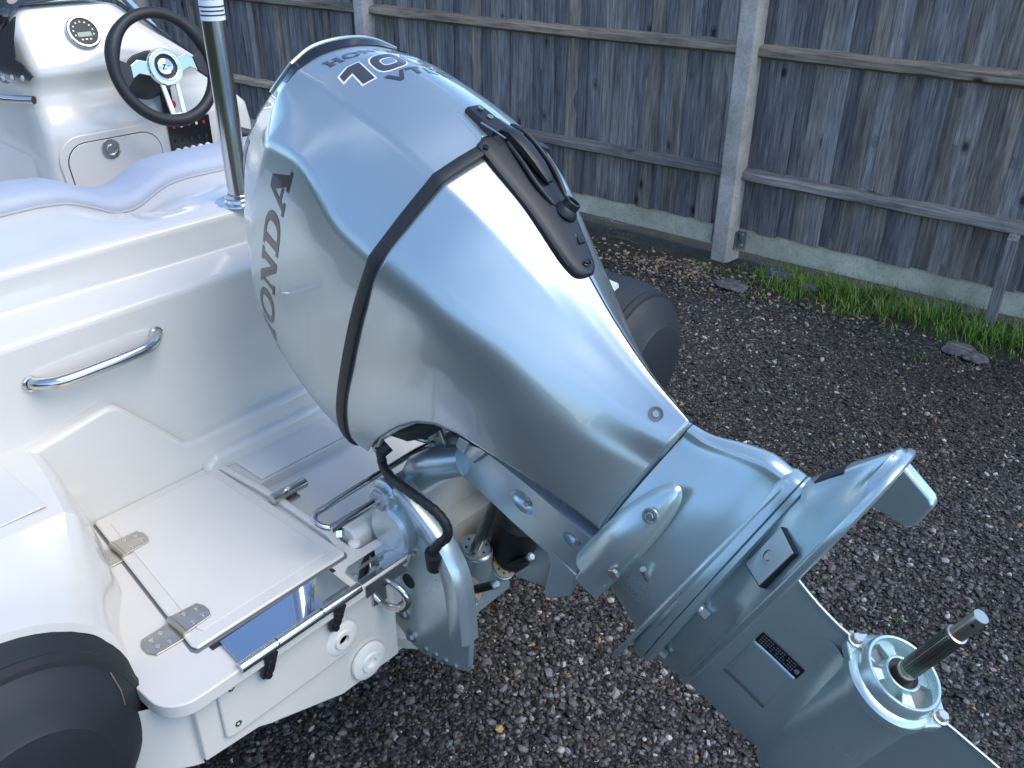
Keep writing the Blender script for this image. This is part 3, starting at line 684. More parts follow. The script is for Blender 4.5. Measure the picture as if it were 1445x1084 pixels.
# windscreen: smoked sheet over the top and down the port side
b = MB()
top = [(.045,2.80,1.30),(.050,2.715,1.43),(.062,2.70,1.472),(.10,2.71,1.492),(.24,2.715,1.500),(.36,2.71,1.494),(.385,2.695,1.475),(.47,2.66,1.395),(.55,2.65,1.325)]
up_ = [(.005,2.86,1.42),(.02,2.80,1.50),(.045,2.79,1.54),(.10,2.80,1.565),(.24,2.805,1.572),(.37,2.80,1.566),(.405,2.785,1.54),(.482,2.70,1.405),(.558,2.68,1.333)]
b.grid([top, up_]); b.build('windscreen', 'tint', con, smooth=60, solid=.005)
sdp = [tuple(onX(a_, b_, .03)+V3(0,.06,0)) for a_, b_ in ((37,26),(34,60),(36,84),(48,96),(63,113),(60,119),(40,121),(20,121),(4,110),(-10,92),(-14,78),(8,62),(22,42))]
sdo = MB().prism(sdp, (-.006,-.002,0)).build('side_screen', 'tint', con)
for p in ((.024,2.62,1.318),(.024,2.69,1.311),(.024,2.75,1.303)): MB().lathe(p, (-1,-.1,0), [(0,.008),(.003,.007),(.003,.0001)], 12).build('screw', 'white_plastic', sdo)
for (a_, b_) in (((.03,2.60,1.262),(-.09,3.3,1.262)), ((.0,3.0,1.47),(-.02,3.5,1.49))):
    MB().tube([a_, tuple((np.array(a_)*.9+np.array(b_)*.1)+V3(-.03,0,0)), tuple(np.array(b_)+V3(-.03,0,0))], .011, 14).build('grab_rail', 'stainless', con)
# steering wheel
wc = V3(.374,2.50,1.318); wn = V3(0,-.955,.297); wx = V3(1,0,0); wy = np.cross(wx, -wn)*1.; wy = wy if wy[2] > 0 else -wy
whl = None
def wp(a_, b_, l=0): return wc + wx*a_ + wy*b_ + wn*l
pts = [wp(.150*math.sin(a_), .150*math.cos(a_)) for a_ in np.linspace(0, 2*math.pi, 73)]
rad = [.0160 + .0050*(math.exp(-((math.degrees(a_)-62)/20)**2) + math.exp(-((math.degrees(a_)-298)/20)**2)) + .002*math.exp(-((math.degrees(a_)-180)/50)**2) for a_ in np.linspace(0, 2*math.pi, 73)]
whl = MB().tube(pts, rad, 16, False).build('steering_wheel', 'leather', boat, smooth=60); tag(whl, 'black leather steering wheel with polished hub')
hub = MB().lathe(wc, wn, [(-.012,.046),(-.004,.053),(.004,.053),(.010,.050),(.012,.038),(.010,.034),(.004,.033)], 36).build('wheel_hub', 'polished_alu', whl, smooth=45)
MB().lathe(wc, wn, [(.004,.0332),(.003,.0235)], 30).build('hub_groove', 'black_plastic', whl)
MB().lathe(wc, wn, [(.002,.0235),(.007,.0235),(.0085,.020),(.009,.0001)], 30).build('hub_cap', 'polished_alu', whl, smooth=40)
zl = [[(-.013,.008),(.001,.008),(.0005,.005),(-.006,.0045)], [(.0005,.005),(-.0045,.0045),(-.013,-.006),(-.0085,-.005)], [(-.013,-.006),(-.0085,-.005),(-.001,-.005),(.004,-.0075),(-.014,-.0078)], [(.004,.0005),(.015,.0035),(.014,.0015),(.004,-.0018)]]
lm_ = MB()
for pl in zl: lm_.add([wp(a_, b_, .0096) for a_, b_ in pl], [tuple(range(len(pl)))])
lm_.build('hub_emblem', 'black_plastic', whl, smooth=0)
def spoke(pl, m_, t=.006, nm='spoke'): return MB().prism([wp(a_, b_, l) for a_, b_, l in pl], wn*t).build(nm, m_, whl, bevel=.002)
for sgn in (-1, 1):
    spoke([(sgn*.040,.020,-.004),(sgn*.075,.030,-.006),(sgn*.100,.016,-.008),(sgn*.104,-.020,-.008),(sgn*.080,-.008,-.006),(sgn*.038,-.022,-.004)], 'polished_alu')
    spoke([(sgn*.098,.018,-.010),(sgn*.145,.045,-.010),(sgn*.152,.0,-.010),(sgn*.140,-.055,-.010),(sgn*.103,-.022,-.010)], 'leather', .012, 'grip_block')
    spoke([(sgn*.030,-.036,-.004),(sgn*.016,-.044,-.004),(sgn*.010,-.120,-.006),(sgn*.012,-.148,-.006),(sgn*.024,-.148,-.006),(sgn*.026,-.118,-.006)], 'polished_alu')
spoke([(-.012,-.128,-.007),(.012,-.128,-.007),(.012,-.148,-.007),(-.012,-.148,-.007)], 'polished_alu', .005)
MB().lathe(wc-wn*.012, -wn, [(0,.035),(.03,.050),(.06,.062),(.16,.066)], 30).build('helm_boss', 'black_plastic', whl, smooth=45)
MB().prism([(.395,2.60,1.16),(.43,2.60,1.16),(.43,2.60,1.27),(.395,2.60,1.27)], (0,-.012,0)).build('ignition_plate', 'black_plastic', con, bevel=.003)
MB().lathe((.412,2.586,1.252), (0,-1,.2), [(0,.013),(.012,.012),(.014,.008),(.014,.0001)], 18).build('ignition_switch', 'stainless', con)
MB().lathe((.414,2.586,1.195), (0,-1,.2), [(0,.012),(.018,.013),(.020,.009),(.020,.0001)], 18).build('kill_switch', 'red_plastic', con)
# throttle box to starboard of the wheel
MB().box((.60,2.48,1.02),(.66,2.60,1.09)).build('throttle_box', 'black_plastic', con, bevel=.01)

# ================================================================== TRAILER
tr = empty('boat_trailer', (0, 2.6, 0), 'galvanised boat trailer under the white hull', 'trailer')
for sgn in (-1, 1):
    MB().box((sgn*.50-.03,1.35,.36),(sgn*.50+.03,5.2,.42)).build('frame_beam', 'galvanised', tr, bevel=.004)
    MB().hexa([(sgn*.36-.04,1.5,.42),(sgn*.36+.04,1.5,.42),(sgn*.36+.04,3.9,.42),(sgn*.36-.04,3.9,.42),(sgn*.36-.04,1.5,.462),(sgn*.36+.04,1.5,.475),(sgn*.36+.04,3.9,.50),(sgn*.36-.04,3.9,.49)]).build('bunk', 'black_rubber', tr)
    wh = MB().lathe((sgn*.80-.07,2.9,.27), (1,0,0), [(0,.17),(.01,.25),(.03,.27),(.11,.27),(.13,.25),(.14,.17)], 36).build('wheel', 'tyre', tr, smooth=50)
    MB().lathe((sgn*.80-.05,2.9,.27), (1,0,0), [(0,.17),(.02,.15),(.05,.05),(.06,.0001)], 24).build('rim', 'galvanised', wh)
MB().box((-.80,2.86,.24),(.80,2.94,.30)).build('axle', 'galvanised', tr, bevel=.004)
for y in (1.6, 3.9): MB().box((-.53,y,.30),(.53,y+.06,.36)).build('cross_member', 'galvanised', tr, bevel=.004)
# ================================================================== OUTBOARD MOTOR
EL = E(.19, 0, 0); motor = empty('outboard_motor', (0, .95, .45), 'silver four-stroke outboard motor tilted up on the boat transom', 'outboard motor')
def toW(G): return [[E(*p) for p in row] for row in G]

# ---- upper cowl
C_ROWS = [
 [(.915,.424,0),(.915,.408,.07),(.915,.388,.122),(.915,.331,.166),(.915,.266,.211),(.915,.164,.216),(.915,.013,.206),(.915,-.09,.19),(.915,-.16,.165),(.915,-.21,.13),(.915,-.235,.07),(.915,-.24,0)],
 [(1.00,.430,0),(1.00,.413,.07),(1.00,.391,.124),(1.00,.334,.168),(1.00,.267,.2105),(1.00,.17,.217),(1.00,.02,.208),(1.00,-.08,.191),(1.00,-.153,.169),(1.00,-.205,.130),(1.00,-.225,.07),(1.00,-.232,0)],
 [(1.10,.427,0),(1.10,.409,.07),(1.10,.386,.125),(1.10,.349,.166),(1.10,.310,.207),(1.10,.20,.215),(1.10,.03,.205),(1.10,-.06,.190),(1.10,-.125,.169),(1.10,-.178,.131),(1.10,-.198,.07),(1.10,-.206,0)],
 [(1.18,.412,0),(1.18,.398,.07),(1.18,.377,.125),(1.182,.336,.166),(1.186,.287,.203),(1.195,.19,.205),(1.19,.045,.196),(1.18,-.045,.182),(1.175,-.097,.158),(1.17,-.138,.122),(1.165,-.158,.065),(1.165,-.166,0)],
 [(1.252,.384,0),(1.249,.378,.065),(1.238,.366,.118),(1.232,.338,.150),(1.238,.275,.166),(1.262,.17,.170),(1.262,.045,.158),(1.245,-.02,.145),(1.235,-.055,.125),(1.225,-.085,.095),(1.22,-.105,.05),(1.22,-.11,0)],
 [(1.278,.384,0),(1.275,.377,.066),(1.262,.362,.112),(1.274,.315,.128),(1.305,.245,.130),(1.335,.15,.125),(1.318,.055,.110),(1.29,.01,.097),(1.28,-.01,.085),(1.27,-.03,.063),(1.265,-.045,.033),(1.265,-.05,0)],
 [(1.297,.345,0),(1.298,.335,.035),(1.302,.318,.055),(1.318,.29,.055),(1.338,.23,.055),(1.352,.15,.05),(1.338,.08,.045),(1.318,.05,.04),(1.308,.04,.035),(1.30,.03,.027),(1.296,.022,.015),(1.295,.02,0)],
 [(1.31,.33,0),(1.312,.32,0),(1.316,.31,0),(1.326,.28,0),(1.345,.23,0),(1.357,.15,0),(1.345,.09,0),(1.33,.07,0),(1.32,.06,0),(1.31,.05,0),(1.306,.045,0),(1.305,.042,0)],
]
CR = (7, 9, 13, 15)   # creases in the mirrored order (11 = aft centre)
Gc = loft([mirror_loop(r) for r in C_ROWS], 6, 6, CR, (3, 4, 5))
cowl = MB().grid(toW(Gc)).build('upper_cowl', 'cowl_paint', motor, smooth=50)
tag(cowl, 'glossy silver upper cowl with lettering')
def bvh_of(G):
    vs = [Vector(p) for row in G for p in row]; nj = len(G[0])
    fs = [(i*nj+j, i*nj+j+1, (i+1)*nj+j+1, (i+1)*nj+j) for i in range(len(G)-1) for j in range(nj-1)]
    return BVHTree.FromPolygons(vs, fs)
BV = bvh_of(Gc)

# ---- rubber band
rows = []
sec = mirror_loop(C_ROWS[0])
def outset(sec, d):
    r = []; c = V3(0, .08, 0)
    for k, p in enumerate(sec):
        a_ = sec[max(k-1,0)]; b_ = sec[min(k+1,len(sec)-1)]; t = b_-a_; nrm = V3(0, t[2], -t[1]); nrm /= np.linalg.norm(nrm)
        if np.dot(nrm, p-c) < 0: nrm = -nrm
        r.append(p+nrm*d)
    return r
for uu, dd in ((.9000,-.004),(.9000,.0025),(.904,.004),(.917,.004),(.9200,.0025),(.9200,-.004)):
    s_ = [V3(uu, p[1], p[2]) for p in outset(sec, dd)]; rows.append(hermite(s_, 6, CR))
MB().grid(toW(rows)).build('seal_band', 'black_rubber', motor, smooth=40)

# ---- lower cowl covers
def lrow(u, c0, c2, c4, ws):
    c1 = (c2[0]+.55*(c0-c2[0]), c2[1]*.55); c3 = (.5*(c2[0]+c4[0])+.003, .5*(c2[1]+c4[1])+.003)
    return [(u,c0,0)] + [(u,*c) for c in (c1,c2,c3,c4)] + [(u,v,w) for v, w in zip((.17,.10,.05,-.06,-.16,-.23), ws)]
L_ROWS = [
 lrow(.9005,.421,(.386,.1205),(.264,.2085),(.2135,.2105,.2065,.195,.163,.115)),
 lrow(.83,.400,(.370,.104),(.257,.193),(.199,.1965,.1925,.179,.146,.10)),
 lrow(.77,.378,(.345,.087),(.248,.177),(.184,.181,.176,.160,.13,.09)),
 lrow(.70,.347,(.315,.067),(.235,.150),(.160,.160,.156,.141,.115,.08)),
 lrow(.62,.309,(.280,.045),(.215,.118),(.135,.140,.137,.124,.10,.07)),
 lrow(.53,.276,(.257,.026),(.195,.079),(.094,.115,.118,.11,.09,.06)),
 lrow(.4315,.255,(.243,.012),(.185,.040),(.049,.0865,.1085,.108,.09,.06)),
]
Gl = loft([mirror_loop(r) for r in L_ROWS], 8, 9, (8, 12), ())
EDGE = ([.4315,.53,.62,.70,.74,.772,.80,.832,.85,.872,.9005], [.066,.063,.058,.052,.038,.012,-.028,-.095,-.150,-.205,-.222])
def trim(row):
    ve = float(np.interp(row[0][0], *EDGE)); n_ = len(row); c_ = n_//2
    half = [row[c_+k] for k in range(c_+1)]          # aft centre -> starboard front
    t_ = next(k for k in range(len(half)-1) if half[k+1][1] < ve); f_ = (half[t_][1]-ve)/(half[t_][1]-half[t_+1][1]); L_ = t_+f_
    keep = 48                                          # columns up to just past the shoulder stay put
    out = list(half[:keep+1]) if False else []
    a_ = 36
    for k in range(a_): out.append(half[k])
    for k in range(33):
        s_ = a_+(L_-a_)*k/32; i_ = min(int(s_), len(half)-2); out.append(half[i_]*(1-(s_-i_))+half[i_+1]*(s_-i_))
    port = [V3(p[0],p[1],-p[2]) for p in out]
    return port[::-1] + out[1:]
Gl = [trim(r) for r in Gl]
lc = MB().grid(toW(Gl)).build('lower_cover', 'cowl_paint', motor, smooth=50, solid=.004)
lc.modifiers['solid'].offset = -1
BL = bvh_of(Gl)
def surf_v(bv, u, w, lift=.0006):   # point on an aft-facing surface
    h = bv.ray_cast(Vector((u, 1.2, w)), Vector((0,-1,0))); p = h[0] if h[0] else Vector((u, .3, w)); return V3(p.x, p.y+lift, p.z)
def surf_w(bv, u, v, lift=.0006):   # point on a port-facing surface
    h = bv.ray_cast(Vector((u, v, 1.2)), Vector((0,0,-1))); p = h[0] if h[0] else Vector((u, v, .1)); return V3(p.x, p.y, p.z+lift)
# aft seam and joint line
pts = [E(*surf_v(BL, u, 0, .0002)) for u in np.linspace(.69, .434, 30)]
MB().tube(pts, .0011, 6).build('seam', 'black_rubber', motor)
# dark filler added inside the covers, so no light leaks through
b = MB(); G = []
for u, v0, v1, ww in ((.90,-.19,.37,.15),(.84,-.16,.35,.14),(.80,-.07,.33,.12),(.7,-.06,.29,.10),(.55,-.06,.23,.07),(.44,-.06,.2,.05)):
    G.append([E(u,v0,-ww*.6),E(u,v0,ww*.6),E(u,.02,ww),E(u,v1*.6,ww*.85),E(u,v1,.02),E(u,v1,-.02),E(u,v1*.6,-ww*.85),E(u,.02,-ww)])
b.grid(G, True); b.f += [tuple(range(7,-1,-1))]
b.build('dark_filler', 'black_plastic', motor, smooth=30)
# inner pan under the cowl, dark, with a silver lip round the arch
b = MB(); b.tube([E(.885,-.205,.105),E(.862,-.19,.12),E(.842,-.11,.145),E(.815,-.055,.150),E(.785,-.005,.148),E(.755,.025,.143),E(.725,.04,.138)], [.004,.007,.008,.008,.008,.007,.004], 10)
b.build('pan_lip', 'cowl_paint', motor)
b = MB(); b.hexa([E(.875,-.20,-.10),E(.84,-.10,-.13),E(.84,-.10,.125),E(.875,-.20,.10),E(.905,-.225,-.10),E(.90,-.1,-.17),E(.90,-.1,.165),E(.905,-.225,.10)]); b.build('bottom_pan', 'bracket_paint', motor, bevel=.006)
b = MB().tube([E(.86,-.13,.10),E(.82,-.09,.11),E(.79,-.06,.10),E(.77,-.03,.08)], [.02,.024,.02,.012], 10); b.build('grommet', 'black_rubber', motor)
MB().lathe(E(.848,-.165,.112), tuple(E(0,-.4,.6)-E(0,0,0)), [(0,.016),(.018,.015),(.022,.011),(.022,.0001)], 12).build('cable_boot', 'black_rubber', motor)
for (u,v,ww) in ((.825,-.07,.135),(.80,-.03,.138)): bolt('bolt', E(u,v,ww), (-1,0,0), .007, .012, 'zinc', motor)
# cover screws in round counterbores
for sgn in (1,-1):
    p = None
    h = BL.ray_cast(Vector((.479,.6,.041*sgn)), Vector((0,-1,-.05*sgn))); c = V3(*h[0])
    nrm = Vector(h[1]); nrm = nrm if nrm.y > 0 else -nrm; nw = E(*nrm)-E(0,0,0)
    cw = E(*c) + nw*.0008
    MB().lathe(cw, nw, [(0,.0115),(.0012,.0112),(.0012,.0095),(-.0005,.0093),(-.0008,.0001)], 24).build('screw_hole', 'decal_grey', motor)
    MB().lathe(cw+nw*.0002, nw, [(.001,.005),(.001,.0001)], 12).build('screw', 'zinc', motor)

# ---- lettering
def cutmap(polys, org, sx, sy, fn, step=.008):
    """polygons in letter units -> fine mesh laid on a surface by fn(x, y)"""
    bm = bmesh.new()
    for pl in polys:
        vs = [bm.verts.new((org[0]+x*sx, org[1]+y*sy, 0)) for x, y in pl]
        bm.faces.new(vs)
    bm.normal_update(); bmesh.ops.triangulate(bm, faces=bm.faces[:])
    xs = [v.co.x for v in bm.verts]; ys = [v.co.y for v in bm.verts]
    for lo, hi, ax in ((min(xs), max(xs), 0), (min(ys), max(ys), 1)):
        k = lo+step
        while k < hi:
            co = Vector((k,0,0)) if ax == 0 else Vector((0,k,0)); no = Vector((1,0,0)) if ax == 0 else Vector((0,1,0))
            bmesh.ops.bisect_plane(bm, geom=bm.verts[:]+bm.edges[:]+bm.faces[:], plane_co=co, plane_no=no); k += step
    bm.verts.ensure_lookup_table(); bm.verts.index_update()
    mb = MB().add([E(*fn(v.co.x, v.co.y)) for v in bm.verts], [tuple(v.index for v in f.verts) for f in bm.faces]); bm.free(); return mb
def ring(cx, cy, ax, ay, bx, by, p=2.3, a0=0, a1=360, n=40, bxo=0):
    q = []
    def pt(a_, rx, ry, ox=0):
        c, s = math.cos(a_), math.sin(a_); return (cx+ox+rx*math.copysign(abs(c)**(2/p), c), cy+ry*math.copysign(abs(s)**(2/p), s))
    for k in range(n):
        t0 = R(a0+(a1-a0)*k/n); t1 = R(a0+(a1-a0)*(k+1)/n)
        q.append([pt(t0,ax,ay), pt(t1,ax,ay), pt(t1,bx,by,bxo), pt(t0,bx,by,bxo)])
    return q
S = .13
def stem(x0, x1, sf=.13):   # slab-serif stem
    return [(x0-sf,0),(x1+sf,0),(x1+sf,S),(x1,S),(x1,1-S),(x1+sf,1-S),(x1+sf,1),(x0-sf,1),(x0-sf,1-S),(x0,1-S),(x0,S),(x0-sf,S)]
LET = {
 'H': (1.45, [stem(.15,.47), [(.47,.41),(.98,.41),(.98,.59),(.47,.59)], stem(.98,1.30)]),
 'O': (1.42, ring(.71,.5,.70,.52,.40,.36)),
 'N': (1.48, [[(.02,0),(.40,0),(.40,S),(.29,S),(.29,.70),(.15,.90),(.15,S),(.02,S)],
                [(0,1-S),(.15,.90),(.29,.70),(.98,0),(1.30,0),(.46,1),(0,1)],
                [(1.02,.33),(1.30,0),(1.30,1-S),(1.44,1-S),(1.44,1),(.92,1),(.92,1-S),(1.02,1-S)]]),
 'D': (1.42, [[(0,0),(.55,0),(.55,S+.02),(.47,S+.02),(.47,1-S-.02),(.55,1-S-.02),(.55,1),(0,1),(0,1-S),(.15,1-S),(.15,S),(0,S)]] + ring(.55,.5,.86,.5,.50,.35,2.3,-90,90,24)),
 'A': (1.5, [[(0,0),(.46,0),(.46,S),(.34,S),(.40,.26),(.58,.70),(.62,1),(.52,1),(.14,S),(0,S)], [(.40,.26),(.86,.26),(.80,.38),(.45,.38)],
               [(.62,1),(.58,.70),(.98,S),(.86,S),(.86,0),(1.5,0),(1.5,S),(1.36,S),(.92,1)]]),
 'V': (1.0, [[(0,1),(.28,1),(.52,.35),(.50,0),(.38,0)], [(.50,0),(.52,.35),(.90,1),(1.15,1),(.62,0)]]),
 'T': (.95, [[(0,.76),(.95,.76),(1.0,1),(.05,1)], [(.30,0),(.56,0),(.64,.76),(.38,.76)]]),
 'E': (.95, [[(0,0),(.85,0),(.88,.2),(.28,.2),(.30,.4),(.78,.4),(.80,.6),(.33,.6),(.36,.8),(.92,.8),(.95,1),(.14,1)]]),
 'C': (.95, [[(.08,0),(.85,0),(.88,.22),(.27,.22),(.33,.78),(.93,.78),(.96,1),(.22,1),(.12,.9),(.0,.12)]]),
}
def word(txt, x0, y0, sx, sy, fn, name, m, gap=.12, step=.008):
    x = x0
    for ch in txt:
        wd, pl = LET[ch]
        cutmap(pl, (x, y0), sx, sy, fn, step).build(name, m, cowl, smooth=0); x += (wd+gap)*sx
# side: reads fore to aft, so x runs along v; tops towards engine top
for sgn in (1, -1):
    tot = sum(LET[c][0]+.10 for c in 'HONDA')
    sx = (.288+.145)/tot
    if sgn == 1: f_ = lambda x, y: surf_w(BV, y, x)
    else:
        def f_(x, y):
            q = surf_w(BV, y, .143-x); return V3(q[0], q[1], -q[2])
    word('HONDA', -.145, 1.108, sx, .047, f_, 'letter', 'decal_dark', .10)
# aft: reads port to starboard; x runs along -w; letter tops point up the engine
fa = lambda x, y: surf_v(BV, y, -x)
fb = lambda x, y: surf_v(BV, y, -x, .0003)
fc_ = lambda x, y: surf_v(BV, y, -x, .0009)
tot = sum(LET[c][0]+.12 for c in 'HONDA'); word('HONDA', -.085, 1.206, .170/tot, .020, fc_, 'letter', 'decal_dark', .12, .01)
def shear(pls, k=.22): return [[(x_+k*y_, y_) for x_, y_ in pl] for pl in pls]
one = [(.10,0),(.54,0),(.54,1),(.14,1),(-.30,.78),(-.30,.50),(.10,.66)]
oneo = [(.04,-.06),(.60,-.06),(.60,1.06),(.12,1.06),(-.36,.82),(-.36,.40),(.04,.56)]
sx = .050; sy = .052; x0 = -.088; y0 = 1.130
cutmap(shear([oneo]), (x0,y0), sx, sy, fb).build('numeral_outline', 'decal_white', cowl, smooth=0)
cutmap(shear([one]), (x0,y0), sx, sy, fc_).build('numeral', 'decal_dark', cowl, smooth=0)
for k in range(2):
    cx = 1.40 + 1.24*k
    cutmap(shear(ring(cx,.5,.64,.57,.58,.50,3.)), (x0,y0), sx, sy, fb).build('numeral_outline', 'decal_white', cowl, smooth=0)
    cutmap(shear(ring(cx,.5,.58,.50,.30,.24,3.)), (x0,y0), sx, sy, fc_).build('numeral', 'decal_dark', cowl, smooth=0)
    cutmap(shear(ring(cx,.5,.30,.24,.25,.18,3.)), (x0,y0), sx, sy, fb).build('numeral_outline', 'decal_white', cowl, smooth=0)
word('VTEC', -.052, 1.098, .033, .023, fc_, 'letter', 'decal_dark', .14, .01)

# ---- rear air vent: dark strip painted in as the slot's shade
r4 = [hermite(mirror_loop(C_ROWS[i]), 6, CR) for i in (4, 5)]
j0, j1 = 8*6+2, 14*6-2
G = []
for t, lift in ((.10,.0015),(.5,.001),(.9,.0015)):
    G.append([E(*((1-t)*r4[0][j]+t*r4[1][j] + V3(0,lift,0))) for j in range(j0, j1+1)])
MB().grid(G).build('air_vent', 'black_gloss', cowl, smooth=60)
MB().tube([E(*(r4[1][j]+V3(.001,.001,0))) for j in range(j0-3, j1+4)], .0035, 8).build('vent_rim', 'cowl_paint', cowl)
# side intake slot
for sgn in (1,-1):
    G = []
    for t in np.linspace(0,1,6):
        q0 = surf_w(BV, 1.296+.004*t, .10+.10*t, .0008); q1 = surf_w(BV, 1.314+.003*t, .11+.085*t, .0008)
        G.append([E(q0[0],q0[1],q0[2]*sgn), E(q1[0],q1[1],q1[2]*sgn)])
    MB().grid(G).build('side_vent', 'black_gloss', cowl, smooth=60)

# ---- latch housing on the aft centreline
b = MB(); G = []
prof = [(.921,.046),(.919,.053),(.90,.054),(.86,.052),(.80,.0455),(.75,.038),(.71,.030),(.692,.023),(.684,.012),(.682,.001)]
prof = [(a_[0], a_[1]) for a_ in hermite([V3(a_, b_, 0) for a_, b_ in prof], 5)]
def vbase(u):
    if u > .917: return surf_v(BV, u, 0)[1]
    if u < .899: return surf_v(BL, u, 0)[1]
    t = (u-.899)/.018; return (1-t)*surf_v(BL, .899, 0)[1] + t*surf_v(BV, .917, 0)[1]
def plate_v(u, q): return vbase(u) + .0065 - .006*abs(q)**3      # q = -1..1 across
for u, hw in prof:
    row = [E(u, plate_v(u,1)-.030, hw*1.0-.008*smooth01((u-.70)/.12))]
    for k in range(8, -9, -1):
        q = k/8; row.append(E(u, plate_v(u, q) - (.0025 if abs(k) == 8 else 0), hw*q-.008*smooth01((u-.70)/.12)))
    row.append(E(u, plate_v(u,1)-.030, -hw*1.0-.008*smooth01((u-.70)/.12))); G.append(row)
lt = MB().grid(G).build('latch_housing', 'black_plastic', motor, smooth=38)
tag(lt, 'matt black latch housing with flush port')
HW = lambda u: float(np.interp(u, [p_[0] for p_ in prof[::-1]], [p_[1] for p_ in prof[::-1]]))
def lat(u, w, h): return E(u, plate_v(u, max(min(w/max(HW(u),.01),1),-1)) + h, w)
# lever pocket: dark scooped dish with a raised starboard wall
b = MB(); G = []
for t in np.linspace(0, 1, 15):
    u = .912-.128*t; hw = .010+.019*math.sin(min(t*1.15,1)*1.75); hw *= math.sqrt(max(1-max(t-.8,0)**2*20, .05)); c_ = -.022
    G.append([lat(u, c_+hw*k/6, .0010+.0006*(k/6)**2) for k in range(-6, 7)])
MB().grid(G).build('lever_pocket', 'black_gloss', lt, smooth=60)
MB().tube(hermite([lat(.932,-.040,.002),lat(.91,-.048,.006),lat(.87,-.054,.007),lat(.83,-.051,.006),lat(.795,-.042,.002)], 4), [.003]+[.0048]*15+[.0025], 8).build('pocket_wall', 'black_plastic', lt, smooth=60)
MB().tube(hermite([lat(.90,-.001,.001),lat(.86,.003,.004),lat(.82,.005,.004),lat(.79,-.004,.001)], 4), .004, 8).build('pocket_rim', 'black_plastic', lt, smooth=60)
lv = []
for u, c_, hw, h0, h1 in ((.918,-.012,.012,.001,.010),(.905,-.014,.013,.004,.016),(.875,-.017,.013,.006,.018),(.845,-.020,.0125,.006,.016),(.825,-.022,.010,.005,.012),(.818,-.022,.006,.005,.009)):
    lv.append([lat(u,c_+hw,h0),lat(u,c_+hw*.95,h1-.002),lat(u,c_+hw*.6,h1),lat(u,c_-hw*.6,h1),lat(u,c_-hw*.95,h1-.002),lat(u,c_-hw,h0)])
b = MB().grid(lv, True); b.f += [tuple(range(5,-1,-1)), tuple(30+k for k in range(6))]; b.build('latch_lever', 'black_plastic', lt, smooth=40)
# hook on the cowl edge above the band, two screws, wire bail
def cw(u, w, h): q = surf_v(BV, max(u,.918), w, h); return E(*q)
b = MB().hexa([cw(.992,.024,-.002),cw(.992,-.016,-.002),cw(.925,-.020,-.002),cw(.925,.030,-.002),cw(.988,.022,.005),cw(.988,-.014,.005),cw(.926,-.018,.007),cw(.926,.028,.007)]); hb = b.build('hook_base', 'cowl_paint', motor, bevel=.002)
b = MB().hexa([cw(.985,.014,.004),cw(.985,-.022,.004),cw(.915,-.026,.004),cw(.915,.018,.004),cw(.983,.011,.013),cw(.983,-.019,.013),cw(.918,-.023,.017),cw(.918,.015,.017)])
hk = b.build('hook_plate', 'black_plastic', motor, bevel=.003)
for u in (.970, .948): MB().lathe(cw(u,-.006,.0145), EV, [(0,.005),(.002,.005),(.002,.003),(.0005,.0028),(.0005,.0001)], 12).build('screw', 'zinc', hk)
for ww in (.014, -.026): MB().tube([cw(.945,ww+.002,.013),cw(.922,ww,.016),lat(.898,ww-.004,.012)], .0014, 6).build('wire_bail', 'shaft_tip', hk)
MB().add([lat(.912,.040,.0003),lat(.906,.045,.0003),lat(.900,.040,.0003),lat(.906,.035,.0003)], [(0,1,2,3)]).build('mould_mark', 'black_gloss', lt, smooth=0)
# flush port, arrow, fixing screw
c = lat(.775,-.022,-.004); ax = EV*.8+V3(.3,-.1,0)
MB().lathe(c, ax, [(0,.020),(.006,.019),(.012,.0135),(.022,.0135),(.023,.0125),(.023,.0095),(.008,.009),(.008,.0001)], 24).build('flush_port', 'black_plastic', lt, smooth=40)
b = MB().hexa([lat(.738,-.008,-.002),lat(.738,-.022,-.002),lat(.722,-.022,-.002),lat(.722,-.008,-.002),lat(.738,-.013,.001),lat(.738,-.017,.001),lat(.724,-.022,.003),lat(.724,-.008,.003)]); b.build('arrow_mark', 'black_gloss', lt)
MB().lathe(lat(.699,-.002,.0005), EV, [(0,.0095),(.0005,.008),(-.002,.0075),(-.002,.0001)], 20).build('screw_recess', 'black_gloss', lt)
MB().lathe(lat(.699,-.002,.0002), EV, [(0,.005),(.0015,.005),(.0015,.0001)], 10).build('screw', 'black_plastic', lt)

# ---- leg (extension case)
def leg(u, aft, hb, fm, hm, front):   # aft v, half width just behind aft, v of max width, half width, front v
    a_ = aft; 
    return [(u,aft,0),(u,aft-.006,hb*.7),(u,aft-.022,hb),(u,fm+.55*(aft-fm),hb+.50*(hm-hb)),(u,fm,hm),(u,fm-.35*(fm-front),hm*.92),(u,front+.05,hm*.55),(u,front+.012,hm*.2),(u,front,0)]
LEG = [leg(.430,.2545,.0125,.06,.107,-.10), leg(.40,.262,.015,.06,.108,-.11), leg(.355,.288,.021,.06,.108,-.125), leg(.315,.306,.022,.06,.110,-.14), leg(.290,.308,.020,.06,.114,-.155), leg(.277,.308,.018,.06,.118,-.165)]
Gg = loft([mirror_loop(r) for r in LEG], 5, 5, (), ())
b = MB().grid(toW(Gg)); b.f += [tuple(range(len(Gg[0])-1))]
lg = b.build('leg_housing', 'leg_paint', motor, smooth=60)
tag(lg, 'satin silver leg housing below the cover joint')
# joint gap: thin dark ring just above the leg
s0 = hermite(mirror_loop(LEG[0]), 5); 
MB().grid(toW([[p*V3(0,.985,.985)+V3(.4306,.0012,0) for p in s0],[p*V3(0,.985,.985)+V3(.4325,.0012,0) for p in s0]])).build('joint_gap', 'black_rubber', motor)
